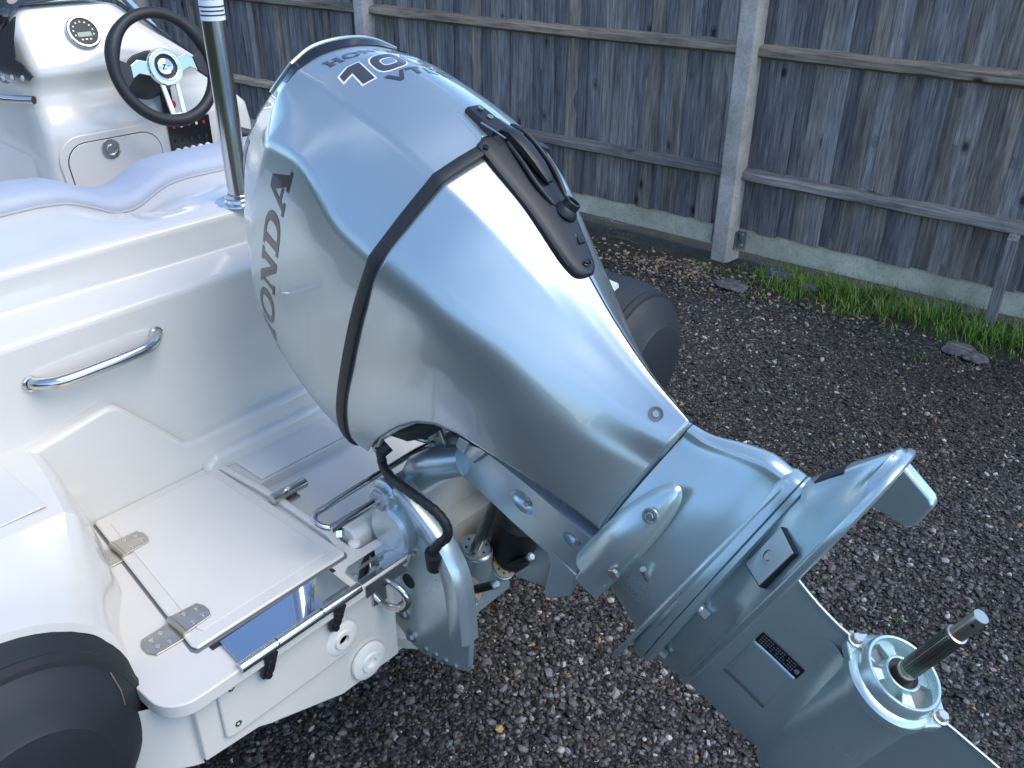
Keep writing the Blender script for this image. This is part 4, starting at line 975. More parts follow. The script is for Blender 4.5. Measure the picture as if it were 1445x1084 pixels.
# stacked ribs / spray plates above the anti-ventilation plate
def plan(aft, hw, front, hb=.02, mid=.08): return [(0,aft,0),(0,aft-.004,hb*.8),(0,aft-.05,hb+.018),(0,mid+.06,hw*.86),(0,mid-.02,hw),(0,front+.10,hw*.80),(0,front+.03,hw*.34),(0,front,0)]
def slab(name, us, outl, mm, par=motor, sm=40):
    rows = []
    for u, d in us:
        s_ = mirror_loop([(u, p[1], p[2]) for p in outl]); s_ = outset(s_, d); s_[0][2] = 0; s_[-1][2] = 0
        rows.append(hermite(s_, 5))
    b = MB().grid(toW(rows)); nj = len(rows[0]); o0 = 0
    b.f += [tuple(range(nj-1)), tuple((len(rows)-1)*nj+k for k in range(nj-1))]
    return b.build(name, mm, par, smooth=sm)
def slab_t(name, u_aft, u_front, th, outl, mm, ov=.004):   # thin plate sloping from aft to front
    rows = []
    vs_ = [p[1] for p in outl]; va, vf = max(vs_), min(vs_)
    for du, d in ((th/2,-.006),(th/2-.001,ov-.0015),(0,ov),(-th/2+.001,ov-.0015),(-th/2,-.006)):
        s_ = outset(mirror_loop([(0, p[1], p[2]) for p in outl]), d); s_[0][2] = 0; s_[-1][2] = 0
        rows.append(hermite([V3(u_front+(u_aft-u_front)*(p[1]-vf)/(va-vf)+du, p[1], p[2]) for p in s_], 5))
    b = MB().grid(toW(rows)); nj = len(rows[0]); b.f += [tuple(range(nj-1)), tuple((len(rows)-1)*nj+k for k in range(nj-1))]
    return b.build(name, mm, motor, smooth=40)
slab_t('spray_rib', .278, .302, .009, plan(.302,.116,-.240), 'leg_paint', .005)
slab('flange_upper', ((.292,-.012),(.286,-.004),(.280,0.),(.266,.001),(.2645,-.001)), plan(.310,.117,-.19), 'leg_paint')
slab('flange_lower', ((.2635,-.001),(.262,.001),(.255,.0015),(.250,-.008)), plan(.3115,.117,-.185), 'leg_paint')
# ---- gearcase: strut, torpedo, skeg in one lofted body
def naca(u, le, te, hw, n=9):
    pts = []
    for k in range(n+1):
        t = (1-math.cos(math.pi*k/n))/2; v = te+(le-te)*t; x = 1-t
        th = 2.6*(.2969*math.sqrt(x) - .126*x - .3516*x*x + .2843*x**3 - .1015*x**4)*2*hw
        pts.append((u, v, max(th, .0012 if k == 0 else 0)))
    pts[0] = (u, te, 0); pts[-1] = (u, le, 0); 
    return [pts[0], (u, te-.0005, .002)] + pts[1:]
GC = [naca(.262,-.178,.262,.096), naca(.225,-.172,.225,.078), naca(.195,-.168,.178,.062), naca(.15,-.166,.163,.052), naca(.10,-.165,.157,.052), naca(.075,-.166,.157,.054), naca(.03,-.160,.150,.045)]
Gs = loft([mirror_loop(r) for r in GC], 4, 4, (), ())
MB().grid(toW(Gs)).build('gearcase_strut', 'leg_paint', motor, smooth=60)
tp = [(-.178,.0002),(-.176,.014),(-.168,.028),(-.150,.043),(-.125,.054),(-.09,.0610),(-.05,.0635),(.02,.0635),(.09,.063),(.135,.0625),(.1385,.0615)]
tp = [(q[0],q[1]) for q in hermite([V3(a_,max(b_,0),0) for a_,b_ in tp], 4)]
MB().lathe(E(0,0,0), EV, [(a_, max(r_,.0002)) for a_, r_ in tp], 48).build('gearcase_torpedo', 'leg_paint', motor, smooth=60)
# fillets strut/torpedo
for sgn in (1,-1):
    G = []
    for t in np.linspace(0,1,25):
        v = -.12+.25*t; x_ = (v+.166)/.323; x_=min(max(x_,0),1); xx = 1-x_
        hs = 2.6*(.2969*math.sqrt(x_) - .126*x_ - .3516*x_*x_ + .2843*x_**3 - .1015*x_**4)*2*.0525
        r_ = np.interp(v, [q[0] for q in tp], [q[1] for q in tp])
        hs = min(hs, r_*.93); row = []
        p0 = V3(.098, v, hs*.995); a1 = math.radians(38); p1 = V3(r_*.985*math.sin(a1), v, r_*.985*math.cos(a1))
        cpt = V3(.062, v, min(hs+.001, r_*.97))
        for s in np.linspace(0,1,7): q = (1-s)**2*p0+2*s*(1-s)*cpt+s*s*p1; row.append(E(q[0],q[1],q[2]*sgn))
        G.append(row)
    MB().grid(G).build('fillet', 'leg_paint', motor, smooth=70)
SK = [naca(-.045,-.13,.150,.030), naca(-.075,-.12,.1555,.016), naca(-.12,-.085,.158,.010), naca(-.17,-.045,.159,.007), naca(-.215,-.005,.150,.005), naca(-.226,.02,.135,.003)]
Gk = loft([mirror_loop(r) for r in SK], 3, 4, (), ())
b = MB().grid(toW(Gk)); nj = len(Gk[0]); b.f += [tuple((len(Gk)-1)*nj+k for k in range(nj-1))]
b.build('skeg', 'leg_paint', motor, smooth=60)
# raised label pad with data label
Gp = bvh_of(Gs)
def padpt(u, v, l): q = surf_w(Gp, u, v, l); return E(*q)
for sgn in (1,):
    G = [[padpt(u, v, .0007) for v in np.linspace(-.055,.038,10)] for u in np.linspace(.163,.082,9)]
    MB().grid(G).build('label_pad', 'leg_paint', motor, smooth=60, solid=.0012)
    G = [[padpt(u, v, .0021) for v in np.linspace(.038,.060,5)] for u in np.linspace(.162,.084,9)]
    lb = MB().grid(G).build('data_label', 'black_gloss', motor, smooth=60)
    pm = MB()
    for rrow in range(4):
        for k in range(15):
            if random.random() < .12: continue
            u = .158-.0042*k; v = .042+.0045*rrow
            pm.add([padpt(u,v,.0024),padpt(u-.0026,v,.0024),padpt(u-.0026,v+.0018,.0024),padpt(u,v+.0018,.0024)], [(0,1,2,3)])
    pm.build('label_print', 'decal_grey', lb, smooth=0)
    cc = padpt(.0905,.049,.0025); MB().lathe(cc, (-1,-.15,.1), [(0,.0045),(.0002,.003),(.0002,.0001)], 12).build('print_emblem', 'decal_grey', lb)
# ---- anti-ventilation plate
AV = [(0,.437,0),(0,.4365,.013),(0,.425,.045),(0,.395,.075),(0,.34,.100),(0,.26,.111),(0,.15,.102),(0,.03,.084),(0,-.08,.058),(0,-.16,.022),(0,-.172,0)]
slab('anti_ventilation_plate', ((.1985,-.012),(.197,-.002),(.194,0),(.188,0),(.185,-.003),(.184,-.012)), AV, 'leg_paint')
# broad fairing from the flange out to the plate edge; runs aft as a wedge that carries anode and trim tab
_avv = [p[1] for p in AV][::-1]; _avw = [p[2] for p in AV][::-1]
b = MB(); G = []
for v in list(np.linspace(-.10,.30,22))+list(np.linspace(.312,.436,9)):
    ut = .253 if v <= .300 else float(np.interp(v, [.300,.312,.380,.447], [.255,.259,.232,.2005]))
    wt = float(np.interp(v, [-.12,-.05,.05,.12,.20,.28,.31,.38,.42,.447], [.040,.068,.082,.074,.056,.034,.020,.017,.012,.008]))
    wo = max(float(np.interp(v, _avv, _avw))-.003, wt+.006)
    ub = .1955; mid = float(np.interp(v, [.02,.09,.13], [.06,.2,.42]))
    wm = wt+(wo-wt)*mid
    row = [(ub,wo),(ub+.004,wo-.006),(ub+.012,wm+(wo-wm)*.42),(ub+.38*(ut-ub)+.004,wm),(ub+.80*(ut-ub),wt+.004),(ut-.002,wt-.001),(ut,wt-.005),(ut+.001,0)]
    G.append([E(u_, v, w_) for u_, w_ in row] + [E(u_, v, -w_) for u_, w_ in row[-2::-1]])
b.grid(G); nj = len(G[0]); b.f += [tuple((len(G)-1)*nj+k for k in range(nj))]; b.build('plate_fairing', 'leg_paint', motor, smooth=48)
b = MB().prism([E(.190,.352,.011),E(.135,.362,.011),E(.128,.372,.011),E(.130,.414,.011),E(.140,.420,.011),E(.190,.432,.011)], (.022,0,0)); b.build('trim_tab', 'leg_paint', motor, bevel=.006, seg=3)
# dark plug on top of the aft wedge
b = MB().hexa([E(.249,.327,.018),E(.249,.327,-.012),E(.2315,.372,-.012),E(.2315,.372,.018),E(.2535,.329,.016),E(.2535,.329,-.010),E(.2355,.374,-.010),E(.2355,.374,.016)]); b.build('rubber_plug', 'black_rubber', motor, bevel=.002)
# anode with bolt, on the port face of the fairing, and its bezel
def quad_slab(name, cs, nrm, t, mm, par, bev=.0015):
    n_ = np.asarray(nrm); return MB().hexa([c_ for c_ in cs]+[c_+n_*t for c_ in cs]).build(name, mm, par, bevel=bev)
an = [E(.2430,.186,.0670),E(.2415,.262,.0475),E(.2085,.278,.0880),E(.2105,.200,.0950)]
nr = np.cross(an[1]-an[0], an[3]-an[0]); nr /= np.linalg.norm(nr); nr = nr if nr[0] < 0 else -nr
cen = sum(an)/4
quad_slab('anode_bezel', [cen+(p-cen)*1.05-nr*.012 for p in an], nr, .0160, 'black_rubber', motor)
ao = quad_slab('anode', [p-nr*.008 for p in an], nr, .0135, 'bracket_paint', motor, .002)
MB().lathe(cen+nr*.0062, nr, [(0,.0105),(.0006,.010),(-.001,.0095),(-.001,.0001)], 20).build('bolt_recess', 'black_plastic', ao)  # black disc paints the shade of a recess round the bolt
bolt('bolt', cen+nr*.0052, nr, .006, .004, 'zinc', ao)
# flange bolts
for (u,v,ww) in ((.246,.074,.088),(.250,-.085,.066)):
    for sgn in (1,-1):
        bolt('bolt', E(u+.004,v,ww*sgn), -EU, .0075, .016, 'zinc', motor, .010)
# ---- bearing carrier, propeller shaft
car = MB().lathe(E(0,.137,0), EV, [(-.004,.0685),(.010,.0685),(.013,.066),(.016,.0585),(.034,.056),(.036,.0545),(.036,.051),(.034,.0495),(.020,.048),(.013,.045)], 56).build('bearing_carrier', 'leg_paint', motor, smooth=35)
MB().lathe(E(0,.137,0), EV, [(.036,.0515),(.0365,.0530),(.0362,.0545)], 56).build('carrier_lip', 'leg_paint', car)
MB().lathe(E(0,.137,0), EV, [(.014,.046),(.012,.0001)], 40).build('carrier_floor', 'decal_grey', car)
MB().lathe(E(0,.137,0), EV, [(.010,.030),(.030,.0265),(.033,.0262),(.034,.0245),(.033,.0225),(.012,.021)], 40).build('seal_hub', 'leg_paint', car, smooth=35)
MB().lathe(E(0,.137,0), EV, [(.026,.0222),(.025,.0135)], 32).build('shaft_seal', 'black_rubber', car)
for k in range(4):
    a_ = math.radians(45+90*k); c, s = math.cos(a_), math.sin(a_); t = .0075
    q = [(c*.026 - s*t, s*.026 + c*t), (c*.026 + s*t, s*.026 - c*t), (c*.049 + s*t*1.7, s*.049 - c*t*1.7), (c*.049 - s*t*1.7, s*.049 + c*t*1.7)]
    MB().hexa([E(x_,.149,y_) for x_, y_ in q]+[E(x_,.163 if i_ < 2 else .158,y_) for i_, (x_, y_) in enumerate(q)]).build('spoke', 'leg_paint', car, bevel=.002)
for sgn in (1,-1):
    ea = MB(); c0 = E(.0665*sgn,.140,0)
    ea.prism([E(sgn*(.060),.137,.034),E(sgn*.078,.137,.012),E(sgn*.080,.137,0),E(sgn*.078,.137,-.012),E(sgn*.060,.137,-.034)], EV*.017); ea.build('carrier_ear', 'leg_paint', car, bevel=.004, seg=3)
    bolt('bolt', E(.0705*sgn,.154,0), EV, .0085, .010, 'zinc', car, .0115)
G = []
n_s = 26; sh = MB()
sh.lathe(E(0,0,0), EV, [(.150,.0145),(.184,.0142),(.186,.0128)], 36)
rr = []
for a_, r0 in ((.186,.0142),(.190,.0142),(.276,.0142),(.2785,.0128)):
    rr.append((a_, r0))
G = [[E(math.cos(2*math.pi*k/(n_s*4))*(r0 if k % 4 < 2 else r0-.0016), a_, math.sin(2*math.pi*k/(n_s*4))*(r0 if k % 4 < 2 else r0-.0016)) for k in range(n_s*4)] for a_, r0 in rr]
sh.grid(G, True)
shf = sh.build('propeller_shaft', 'shaft_steel', motor, smooth=30)
MB().lathe(E(0,0,0), EV, [(.2780,.0128),(.2790,.0138),(.2815,.0138),(.2825,.0112),(.288,.0108),(.326,.0108),(.3275,.0100),(.3275,.0001)], 28).build('shaft_tip', 'shaft_tip', shf, smooth=30)
MB().lathe(E(.0,.316,.0100), (-1,0,0), [(0,.0028),(.0012,.0028),(.0012,.0001)], 10).build('split_pin_hole', 'black_gloss', shf)

# ---- lower mount housing (bullet) and its rod
for sgn in (1,-1):
    ws = lambda x: x*sgn
    G = []; n_ = 15
    for i in range(n_):
        t = math.sin(i/(n_-1)*math.pi/2); u = .403-.020*t+.0; v = .006+.205*t
        half = .036*math.sqrt(max(1-(max(t-.22,0)/.78)**2.2, 0))+.0005; dep = .037*math.sqrt(max(1-(max(t-.1,0)/.9)**2.6,0))+.0015
        base = .108-.035*smooth01((t-.35)/.65)
        G.append([E(u+half*math.cos(math.pi*k/12), v, ws(base-.004+dep*math.sin(math.pi*k/12)**.8)) for k in range(13)])
    b = MB().grid(G); b.f += [tuple(range(13))]
    mt = b.build('lower_mount_cover', 'leg_paint', motor, smooth=55)
    MB().lathe(E(.3835,.168,ws(.109)), V3(-sgn,-.12,.28), [(0,.0125),(.004,.0122),(.004,.0095),(.001,.009),(.001,.0001)], 20).build('bolt_collar', 'leg_paint', mt)
    bolt('bolt', E(.3835,.169,ws(.111)), V3(-sgn,-.12,.28), .0065, .004, 'zinc', mt)
    bolt('bolt', E(.372,.055,ws(.137)), V3(-sgn,0,0), .009, .006, 'zinc', mt, 0, 8)
    MB().lathe(E(.420,.055,ws(.118)), V3(-sgn,.1,.1), [(0,.010),(.004,.010),(.005,.007),(.005,.0001)], 16).build('bolt', 'leg_paint', mt)
    b = MB().hexa([E(.418,-.04,ws(.082)),E(.418,.012,ws(.082)),E(.372,.012,ws(.082)),E(.372,-.04,ws(.082)),E(.418,-.035,ws(.128)),E(.418,.012,ws(.132)),E(.372,.012,ws(.132)),E(.372,-.035,ws(.128))]); b.build('mount_block', 'bracket_paint', motor, bevel=.004, seg=2)
MB().tube([E(.35,.03,.085),E(.33,.05,.09),E(.318,.02,.07)], .005, 10).build('speedo_hose', 'black_rubber', motor)
MB().tube([E(.372,.03,.10),E(.352,.025,.098),E(.345,.05,.098),E(.358,.075,.103)], .0025, 8).build('earth_lead', 'black_rubber', motor)
MB().tube([E(.345,.085,.118),E(.332,.062,.105)], .005, 10).build('grease_nipple', 'zinc', motor)

# ---- swivel bracket (tilts with the engine)
b = MB(); G = []
SW = [(.79,-.155,-.120,.042),(.76,-.155,-.075,.050),(.725,-.150,-.045,.062),(.69,-.135,-.020,.072),(.64,-.125,-.006,.076),(.57,-.118,.006,.078),(.50,-.112,.012,.078),(.455,-.100,.018,.078),(.432,-.095,.020,.076),(.426,-.088,.014,.070)]
for u, vf, va, hw in SW:
    half = [(u,va,hw*.25),(u,va-.002,hw*.72),(u,va-.016,hw*.98),(u,(va+vf)/2,hw*1.03),(u,vf+.012,hw),(u,vf,hw*.82),(u,vf,hw*.3)]
    G.append([E(*p) for p in half] + [E(p[0],p[1],-p[2]) for p in half[::-1]])
b.grid(G, True); nj = 14; b.f += [tuple(range(nj-1,-1,-1)), tuple((len(SW)-1)*nj+k for k in range(nj))]
sw = b.build('swivel_bracket', 'bracket_paint', motor, smooth=40)
cuts = []
for sgn in (1,-1):
    for (u,v,ru,rv) in ((.574,-.048,.026,.020),(.462,-.030,.024,.013)):
        q = MB(); Gq = []
        for i in range(9):
            ph = math.pi*i/8
            Gq.append([E(u+ru*math.sin(ph)*math.cos(a_), v+rv*math.sin(ph)*math.sin(a_), (.080+.016*math.cos(ph))*sgn) for a_ in np.linspace(0,2*math.pi,21)[:-1]])
        q.grid(Gq, True); co = q.build('cutter', 'leg_paint', motor, smooth=0); cuts.append(co)
        md = sw.modifiers.new('cut', 'BOOLEAN'); md.object = co; md.operation = 'DIFFERENCE'; md.solver = 'EXACT'
bpy.context.view_layer.update(); dg = bpy.context.evaluated_depsgraph_get()
nm = bpy.data.meshes.new_from_object(sw.evaluated_get(dg)); sw.modifiers.clear(); sw.data = nm
for co in cuts: bpy.data.objects.remove(co)
nm.set_sharp_from_angle(angle=R(40))
for sgn in (1,-1):
    # lower thrust flange, oval grease pockets, bolts
    MB().prism([E(.500,-.085,.079*sgn),E(.474,-.118,.079*sgn),E(.458,-.185,.079*sgn),E(.446,-.190,.079*sgn),E(.418,-.142,.079*sgn),E(.428,-.085,.079*sgn)], V3(.018*sgn,0,0)).build('thrust_flange', 'bracket_paint', sw, bevel=.004, seg=2)
    for (u,v,ru,rv) in ((.574,-.048,.024,.019),(.462,-.030,.020,.012)):
        bolt('bolt', E(u-.006 if ru > .022 else u-.004,v-.002,.068*sgn), V3(-sgn,0,0), .0055, .009, 'zinc', sw, .007)
    MB().tube([E(.687,-.065,.078*sgn),E(.672,-.02,.074*sgn)], .0022, 6).build('seam', 'decal_grey', sw)
    # arms up to the tilt tube
    MB().tube([E(.72,-.11,.055*sgn),E(.755,-.145,.075*sgn),E(.778,-.19,.080*sgn),E(.782,-.215,.082*sgn)], [.030,.032,.034,.030], 14).build('swivel_arm', 'bracket_paint', sw, smooth=60)
    MB().hexa([E(.742,-.055,.030*sgn),E(.742,-.085,.030*sgn),E(.718,-.085,.030*sgn),E(.718,-.045,.030*sgn),E(.742,-.055,.068*sgn),E(.742,-.085,.068*sgn),E(.715,-.085,.070*sgn),E(.715,-.045,.070*sgn)]).build('stop_lug', 'bracket_paint', sw, bevel=.005)
TY = (E(.782,-.215,0)[1], E(.782,-.215,0)[2])
MB().tube([(-.175,*TY),(.175,*TY)], .026, 24).build('tilt_tube', 'bracket_paint', motor)
# steering arm plate with two pins, and hanging cable bracket at the tube
b = MB().hexa([E(.812,-.128,.052),E(.775,-.150,.052),E(.758,-.118,.052),E(.790,-.090,.052),E(.812,-.128,.060),E(.775,-.150,.060),E(.758,-.118,.060),E(.790,-.090,.060)])
sp = b.build('link_plate', 'zinc', motor, bevel=.002)
for (u,v) in ((.793,-.105),(.785,-.135)): MB().lathe(E(u,v,.060), V3(-1,0,0), [(0,.010),(.006,.0095),(.008,.007),(.008,.0001)], 16).build('pin', 'galvanised', sp)
MB().tube([E(.845,-.155,.075),E(.81,-.15,.055),E(.79,-.14,.02)], .006, 10).build('tilt_lock_lever', 'brushed_steel', motor)
# ---- stern brackets, bolted to the transom
BP = [(1.030,.805),(.995,.832),(.965,.822),(.925,.792),(.880,.757),(.845,.712),(.829,.665),(.824,.60),(.818,.545),(.822,.490),(.838,.467),(.868,.458),(.95,.440),(.985,.446),(1.040,.486),(1.045,.520),(1.022,.600),(1.012,.70),(1.034,.745),(1.040,.782)]
for sgn in (-1, 1):
    x0 = .139*sgn
    pl = MB().prism([(x0, y_, z_) for y_, z_ in BP], (.014*sgn,0,0)).build('stern_bracket', 'bracket_paint', motor, bevel=.005, seg=3)
    # stiffening flange along the aft edge and raised shoulder
    fl = [(.985,.833),(.945,.812),(.900,.778),(.860,.735),(.835,.685),(.826,.62),(.821,.55)]
    fl3 = hermite([V3(0,a_,c_) for a_, c_ in fl], 4)
    G = []
    for k, p in enumerate(fl3):
        tt = k/(len(fl3)-1); wd = .018+.020*math.sin(min(tt*1.3,1)*math.pi*.5)
        d_ = fl3[min(k+1,len(fl3)-1)]-fl3[max(k-1,0)]; d_ /= np.linalg.norm(d_); nn = V3(0,-d_[2],d_[1]); nn = nn if nn[1] > 0 else -nn
        xx = lambda a_: (x0+a_*sgn)
        G.append([(xx(-.012),p[1],p[2]),(xx(.018),p[1],p[2]),(xx(.026),p[1]+nn[1]*.006,p[2]+nn[2]*.006),(xx(.026),p[1]+nn[1]*wd,p[2]+nn[2]*wd),(xx(.013),p[1]+nn[1]*(wd+.012),p[2]+nn[2]*(wd+.012))])
    MB().grid(G).build('edge_flange', 'bracket_paint', pl, smooth=50)
    # clamp pad over the transom top
    MB().lathe((x0+.004*sgn,.995,.735), (sgn,0,0), [(0,.052),(.030,.050),(.036,.044),(.036,.0001)], 28).build('shoulder_boss', 'bracket_paint', pl, smooth=40)
    MB().lathe((x0+.010*sgn, *TY), (sgn,0,0), [(0,.034),(.012,.034),(.016,.030),(.016,.0001)], 28).build('tube_boss', 'bracket_paint', pl, smooth=40)
    bolt('tilt_tube_nut', (x0+.026*sgn, *TY), (sgn,0,0), .0215, .017, 'galvanised', pl, .026)
    for (y_, z_, r_) in ((.995,.520,.0105),(.978,.470,.0095)):
        bolt('bolt', (x0+.014*sgn, y_, z_), (sgn,0,0), r_, .009, 'galvanised', pl, r_*1.5)
    for k in range(4):
        bolt('pin_hole_boss', (x0+.014*sgn, .940-.027*k, .459+.003*k), (sgn,0,0), .0062, .003, 'galvanised', pl, 0, 14)
    MB().lathe((x0+.0142*sgn,.976,.613), (sgn,0,0), [(0,.016),(.0015,.0155),(.0004,.0125),(.0004,.0001)], 24).build('hole', 'black_rubber', pl)  # flat dark disc painted as the shade inside a hole
    MB().tube([(x0+.02*sgn,.962,.690),(x0+.045*sgn,.950,.680)], .0075, 12).build('stud', 'zinc', pl)
    bolt('nut', (x0+.014*sgn,.963,.691), (sgn*.9,-.4,-.3), .0125, .014, 'brushed_steel', pl, .016)
# ---- tilt cylinder, trim rams, power trim motor between the brackets
unit = MB().tube([(0,.985,.47),(0,.955,.56),(0,.945,.612)], [.045,.042,.036], 24).build('tilt_cylinder', 'bracket_paint', motor)
d_ = V3(0,-.05,.16); d_ /= np.linalg.norm(d_)
cyl0 = V3(0,.945,.612)
MB().lathe(cyl0, d_, [(-.005,.034),(.006,.034),(.008,.030),(.010,.029),(.010,.0001)], 28).build('gland_cap', 'brushed_steel', unit, smooth=30)
for k in range(6):
    a_ = k*math.pi/3; x_, y_ = frame_for(d_); p = Vector(cyl0)+Vector(d_)*.0102+(x_*math.cos(a_)+y_*math.sin(a_))*.021
    MB().lathe(p, d_, [(0,.0028),(.0006,.0028),(.0006,.0001)], 8).build('pin_hole', 'black_rubber', unit)
rod_top = E(.655,-.10,.0)
MB().tube([cyl0, rod_top], .0105, 16).build('tilt_rod', 'shaft_steel', unit)
MB().lathe(tuple(rod_top+V3(-.03,0,0)), (1,0,0), [(0,.016),(.06,.016)], 20, True).build('rod_pin', 'bracket_paint', unit)
for xx in (.052,-.052):
    base = V3(xx,.915,.555); dd = V3(0,-.75,.62); dd /= np.linalg.norm(dd)
    rm = MB().tube([base-dd*.10, base-dd*.02, base], [.034,.033,.031], 20).build('trim_cylinder', 'bracket_paint', motor)
    MB().lathe(base, dd, [(0,.029),(.004,.029),(.005,.026),(.005,.0001)], 26).build('gland_cap', 'bronze_seal', rm, smooth=30)
    for k in range(8):
        a_ = k*math.pi/4; x_, y_ = frame_for(dd); p = Vector(base)+Vector(dd)*.0051+(x_*math.cos(a_)+y_*math.sin(a_))*.019
        MB().lathe(p, dd, [(0,.0028),(.0006,.0028),(.0006,.0001)], 8).build('pin_hole', 'black_rubber', rm)
    MB().tube([base, base+dd*.088], .0085, 14).build('trim_rod', 'black_gloss', rm)
    MB().lathe(base+dd*.088, dd, [(0,.0095),(.006,.0095),(.009,.006),(.009,.0001)], 14).build('rod_end', 'zinc', rm)
MB().tube([(.085,.935,.525),(.085,.925,.56),(.085,.90,.66),(.085,.896,.675)], [.030,.047,.047,.036], 24).build('trim_motor', 'black_rubber', motor)
MB().hexa([(-.10,1.005,.44),(.10,1.005,.44),(.10,.93,.45),(-.10,.93,.45),(-.10,1.005,.53),(.10,1.005,.53),(.10,.94,.53),(-.10,.94,.53)]).build('trim_housing', 'bracket_paint', motor, bevel=.012, seg=3)
# ---- wiring loom: wrapped, cowl to bracket
px_ = [(537,636),(540,655),(552,674),(575,692),(597,708),(617,724),(630,742),(631,757),(619,768),(612,780),(613,796)]
dep = [-.125,-.135,-.160,-.175,-.178,-.175,-.172,-.170,-.172,-.168,-.155]
pp = [onX(a_, b_, c_) for (a_, b_), c_ in zip(px_, dep)]
sm = hermite(pp, 8)
lm = MB().tube(sm, [.0086+.0005*(1 if (k % 4) else -1) for k in range(len(sm))], 12).build('wiring_loom', 'black_rubber', motor, smooth=50)
MB().tube([pp[-2], pp[-1]-V3(0,0,.006)], [.0165,.015], 16).build('loom_grommet', 'black_rubber', lm)
# ================================================================== SMALL THINGS BY THE FENCE
m, N, K, B = nodes_mat('rock'); Lk = K.new; tcn = N.new('ShaderNodeTexCoord')
t = noise(N, Lk, tcn.outputs['Object'], 38, 6, .7); r = ramp(N, [(.3,(.03,.03,.033)),(.52,(.10,.10,.108)),(.75,(.26,.26,.28))]); Lk(t.outputs[0], r.inputs[0]); Lk(r.outputs[0], B.inputs['Base Color'])
B.inputs['Roughness'].default_value = .8; bp = N.new('ShaderNodeBump'); bp.inputs['Strength'].default_value = .7; bp.inputs['Distance'].default_value = .006; Lk(t.outputs[0], bp.inputs['Height']); Lk(bp.outputs[0], B.inputs['Normal'])
def rock(px, py, r_, sq, seed, label, el=1.):
    c = onZ(px, py, 0.); rg = np.random.default_rng(seed)
    bm = bmesh.new(); bmesh.ops.create_icosphere(bm, subdivisions=3, radius=1)
    ds = [(rg.normal(0,1,3), rg.uniform(.72,1.0)) for _ in range(14)]; ds = [(d_/np.linalg.norm(d_), k) for d_, k in ds]
    vs = []
    for v in bm.verts:
        p = np.array(v.co)
        for d_, k in ds:
            e = p@d_ - k
            if e > 0: p = p - d_*e
        p = p*(1+.03*rg.normal()); vs.append((c[0]+p[0]*r_*el, c[1]+p[1]*r_*1.1, p[2]*r_*sq + r_*sq*.55))
    bm.verts.index_update(); b = MB().add(vs, [tuple(v.index for v in f.verts) for f in bm.faces]); bm.free()
    o = b.build('rock', 'rock', None, smooth=28); tag(o, label, 'rock'); return o
rock(1097, 397, .075, .62, 3, 'angular grey rock at the grass edge beside the concrete post foot')
rock(1137, 414, .062, .62, 5, 'smaller dark grey rock tucked against the first grass tuft')
rock(1030, 406, .085, .26, 8, 'flat dark slab of stone lying before the concrete post', .8)
rock(1352, 497, .075, .28, 9, 'flat pale grey stone half buried at the grass edge by the timber stake')
rock(1375, 508, .055, .35, 12, 'low dark stone lying next to the flat pale grey stone')
# twig
pts = [onZ(860,333,.012), onZ(882,338,.016), onZ(905,347,.010), onZ(918,352,.008)]
tw = MB().tube(hermite(pts, 4), .004, 6)
tw.tube([onZ(876,337,.015), onZ(873,331,.02), onZ(872,328,.03)], .002, 5)
o = tw.build('twig', 'dirt_brown', None); tag(o, 'thin pale broken twig lying on soil at the concrete base panel', 'twig')
# fallen leaves
m = mat('dead_leaf', (.22,.09,.035), .7, vary=(60,.4))
def leaf(px, py, r_, label, ang):
    c = onZ(px, py, .02); c_, s_ = math.cos(ang), math.sin(ang); G = []
    for i in range(7):
        t = i/6; wd = math.sin(t*math.pi)**.8*.5*r_+.0008; row = []
        for k in (-1, 0, 1):
            x = (t-.5)*2*r_; y = wd*k; z = .010*abs(k)*math.sin(t*3.1) + .012*math.sin(t*5)
            row.append((c[0]+x*c_-y*s_, c[1]+x*s_+y*c_, c[2]+z+.008))
        G.append(row)
    o = MB().grid(G).build('fallen_leaf', 'dead_leaf', None, smooth=70, solid=.0006); tag(o, label, 'leaf')
leaf(1181, 413, .035, 'curled brown dead leaf caught in the grass near the two grey rocks', .6)
leaf(1402, 458, .045, 'rusty brown dead leaf lying at the foot of the timber stake', 2.0)
leaf(1315, 597, .018, 'small tan leaf lying alone on dark gravel beyond the trim tab', 1.1)
# grass: blades in tufts
m, N, K, B = nodes_mat('grass'); Lk = K.new
a = N.new('ShaderNodeAttribute'); a.attribute_name = 'tone'; Lk(a.outputs['Color'], B.inputs['Base Color']); B.inputs['Roughness'].default_value = .5
B.inputs['Subsurface Weight'].default_value = 0.
rg = random.Random(4); vs = []; fs = []; cs_ = []
def blade(x, y, z, h, lean, az, wd, col):
    o = len(vs); dx, dy = math.cos(az), math.sin(az); nx, ny = -dy, dx
    for t, wk in ((0,1),(.35,.95),(.7,.7)):
        r_ = lean*h*t*t; cx, cy, cz_ = x+dx*r_, y+dy*r_, z+h*t*(1-.25*lean*t)
        vs.append((cx-nx*wd*wk, cy-ny*wd*wk, cz_)); vs.append((cx+nx*wd*wk, cy+ny*wd*wk, cz_)); cs_.extend([col, col])
    r_ = lean*h; vs.append((x+dx*r_, y+dy*r_, z+h*(1-.25*lean))); cs_.append(col)
    fs.extend([(o,o+1,o+3,o+2),(o+2,o+3,o+5,o+4),(o+4,o+5,o+6)])
tufts = []
for k in range(210):
    s = rg.uniform(-2.2, -.30); lim = .34 if s < -.6 else .2
    tufts.append((s, -.28*rg.random()**1.0 + .10, rg.uniform(.035,.115), rg.randint(24,60)))
for k in range(46): tufts.append((rg.uniform(-.32,.1), rg.uniform(-.16,.06), rg.uniform(.012,.03), 14))
for k in range(46): tufts.append((rg.uniform(-2.0,-.3), -.16-.26*rg.random()**1.6, rg.uniform(.015,.045), 10))
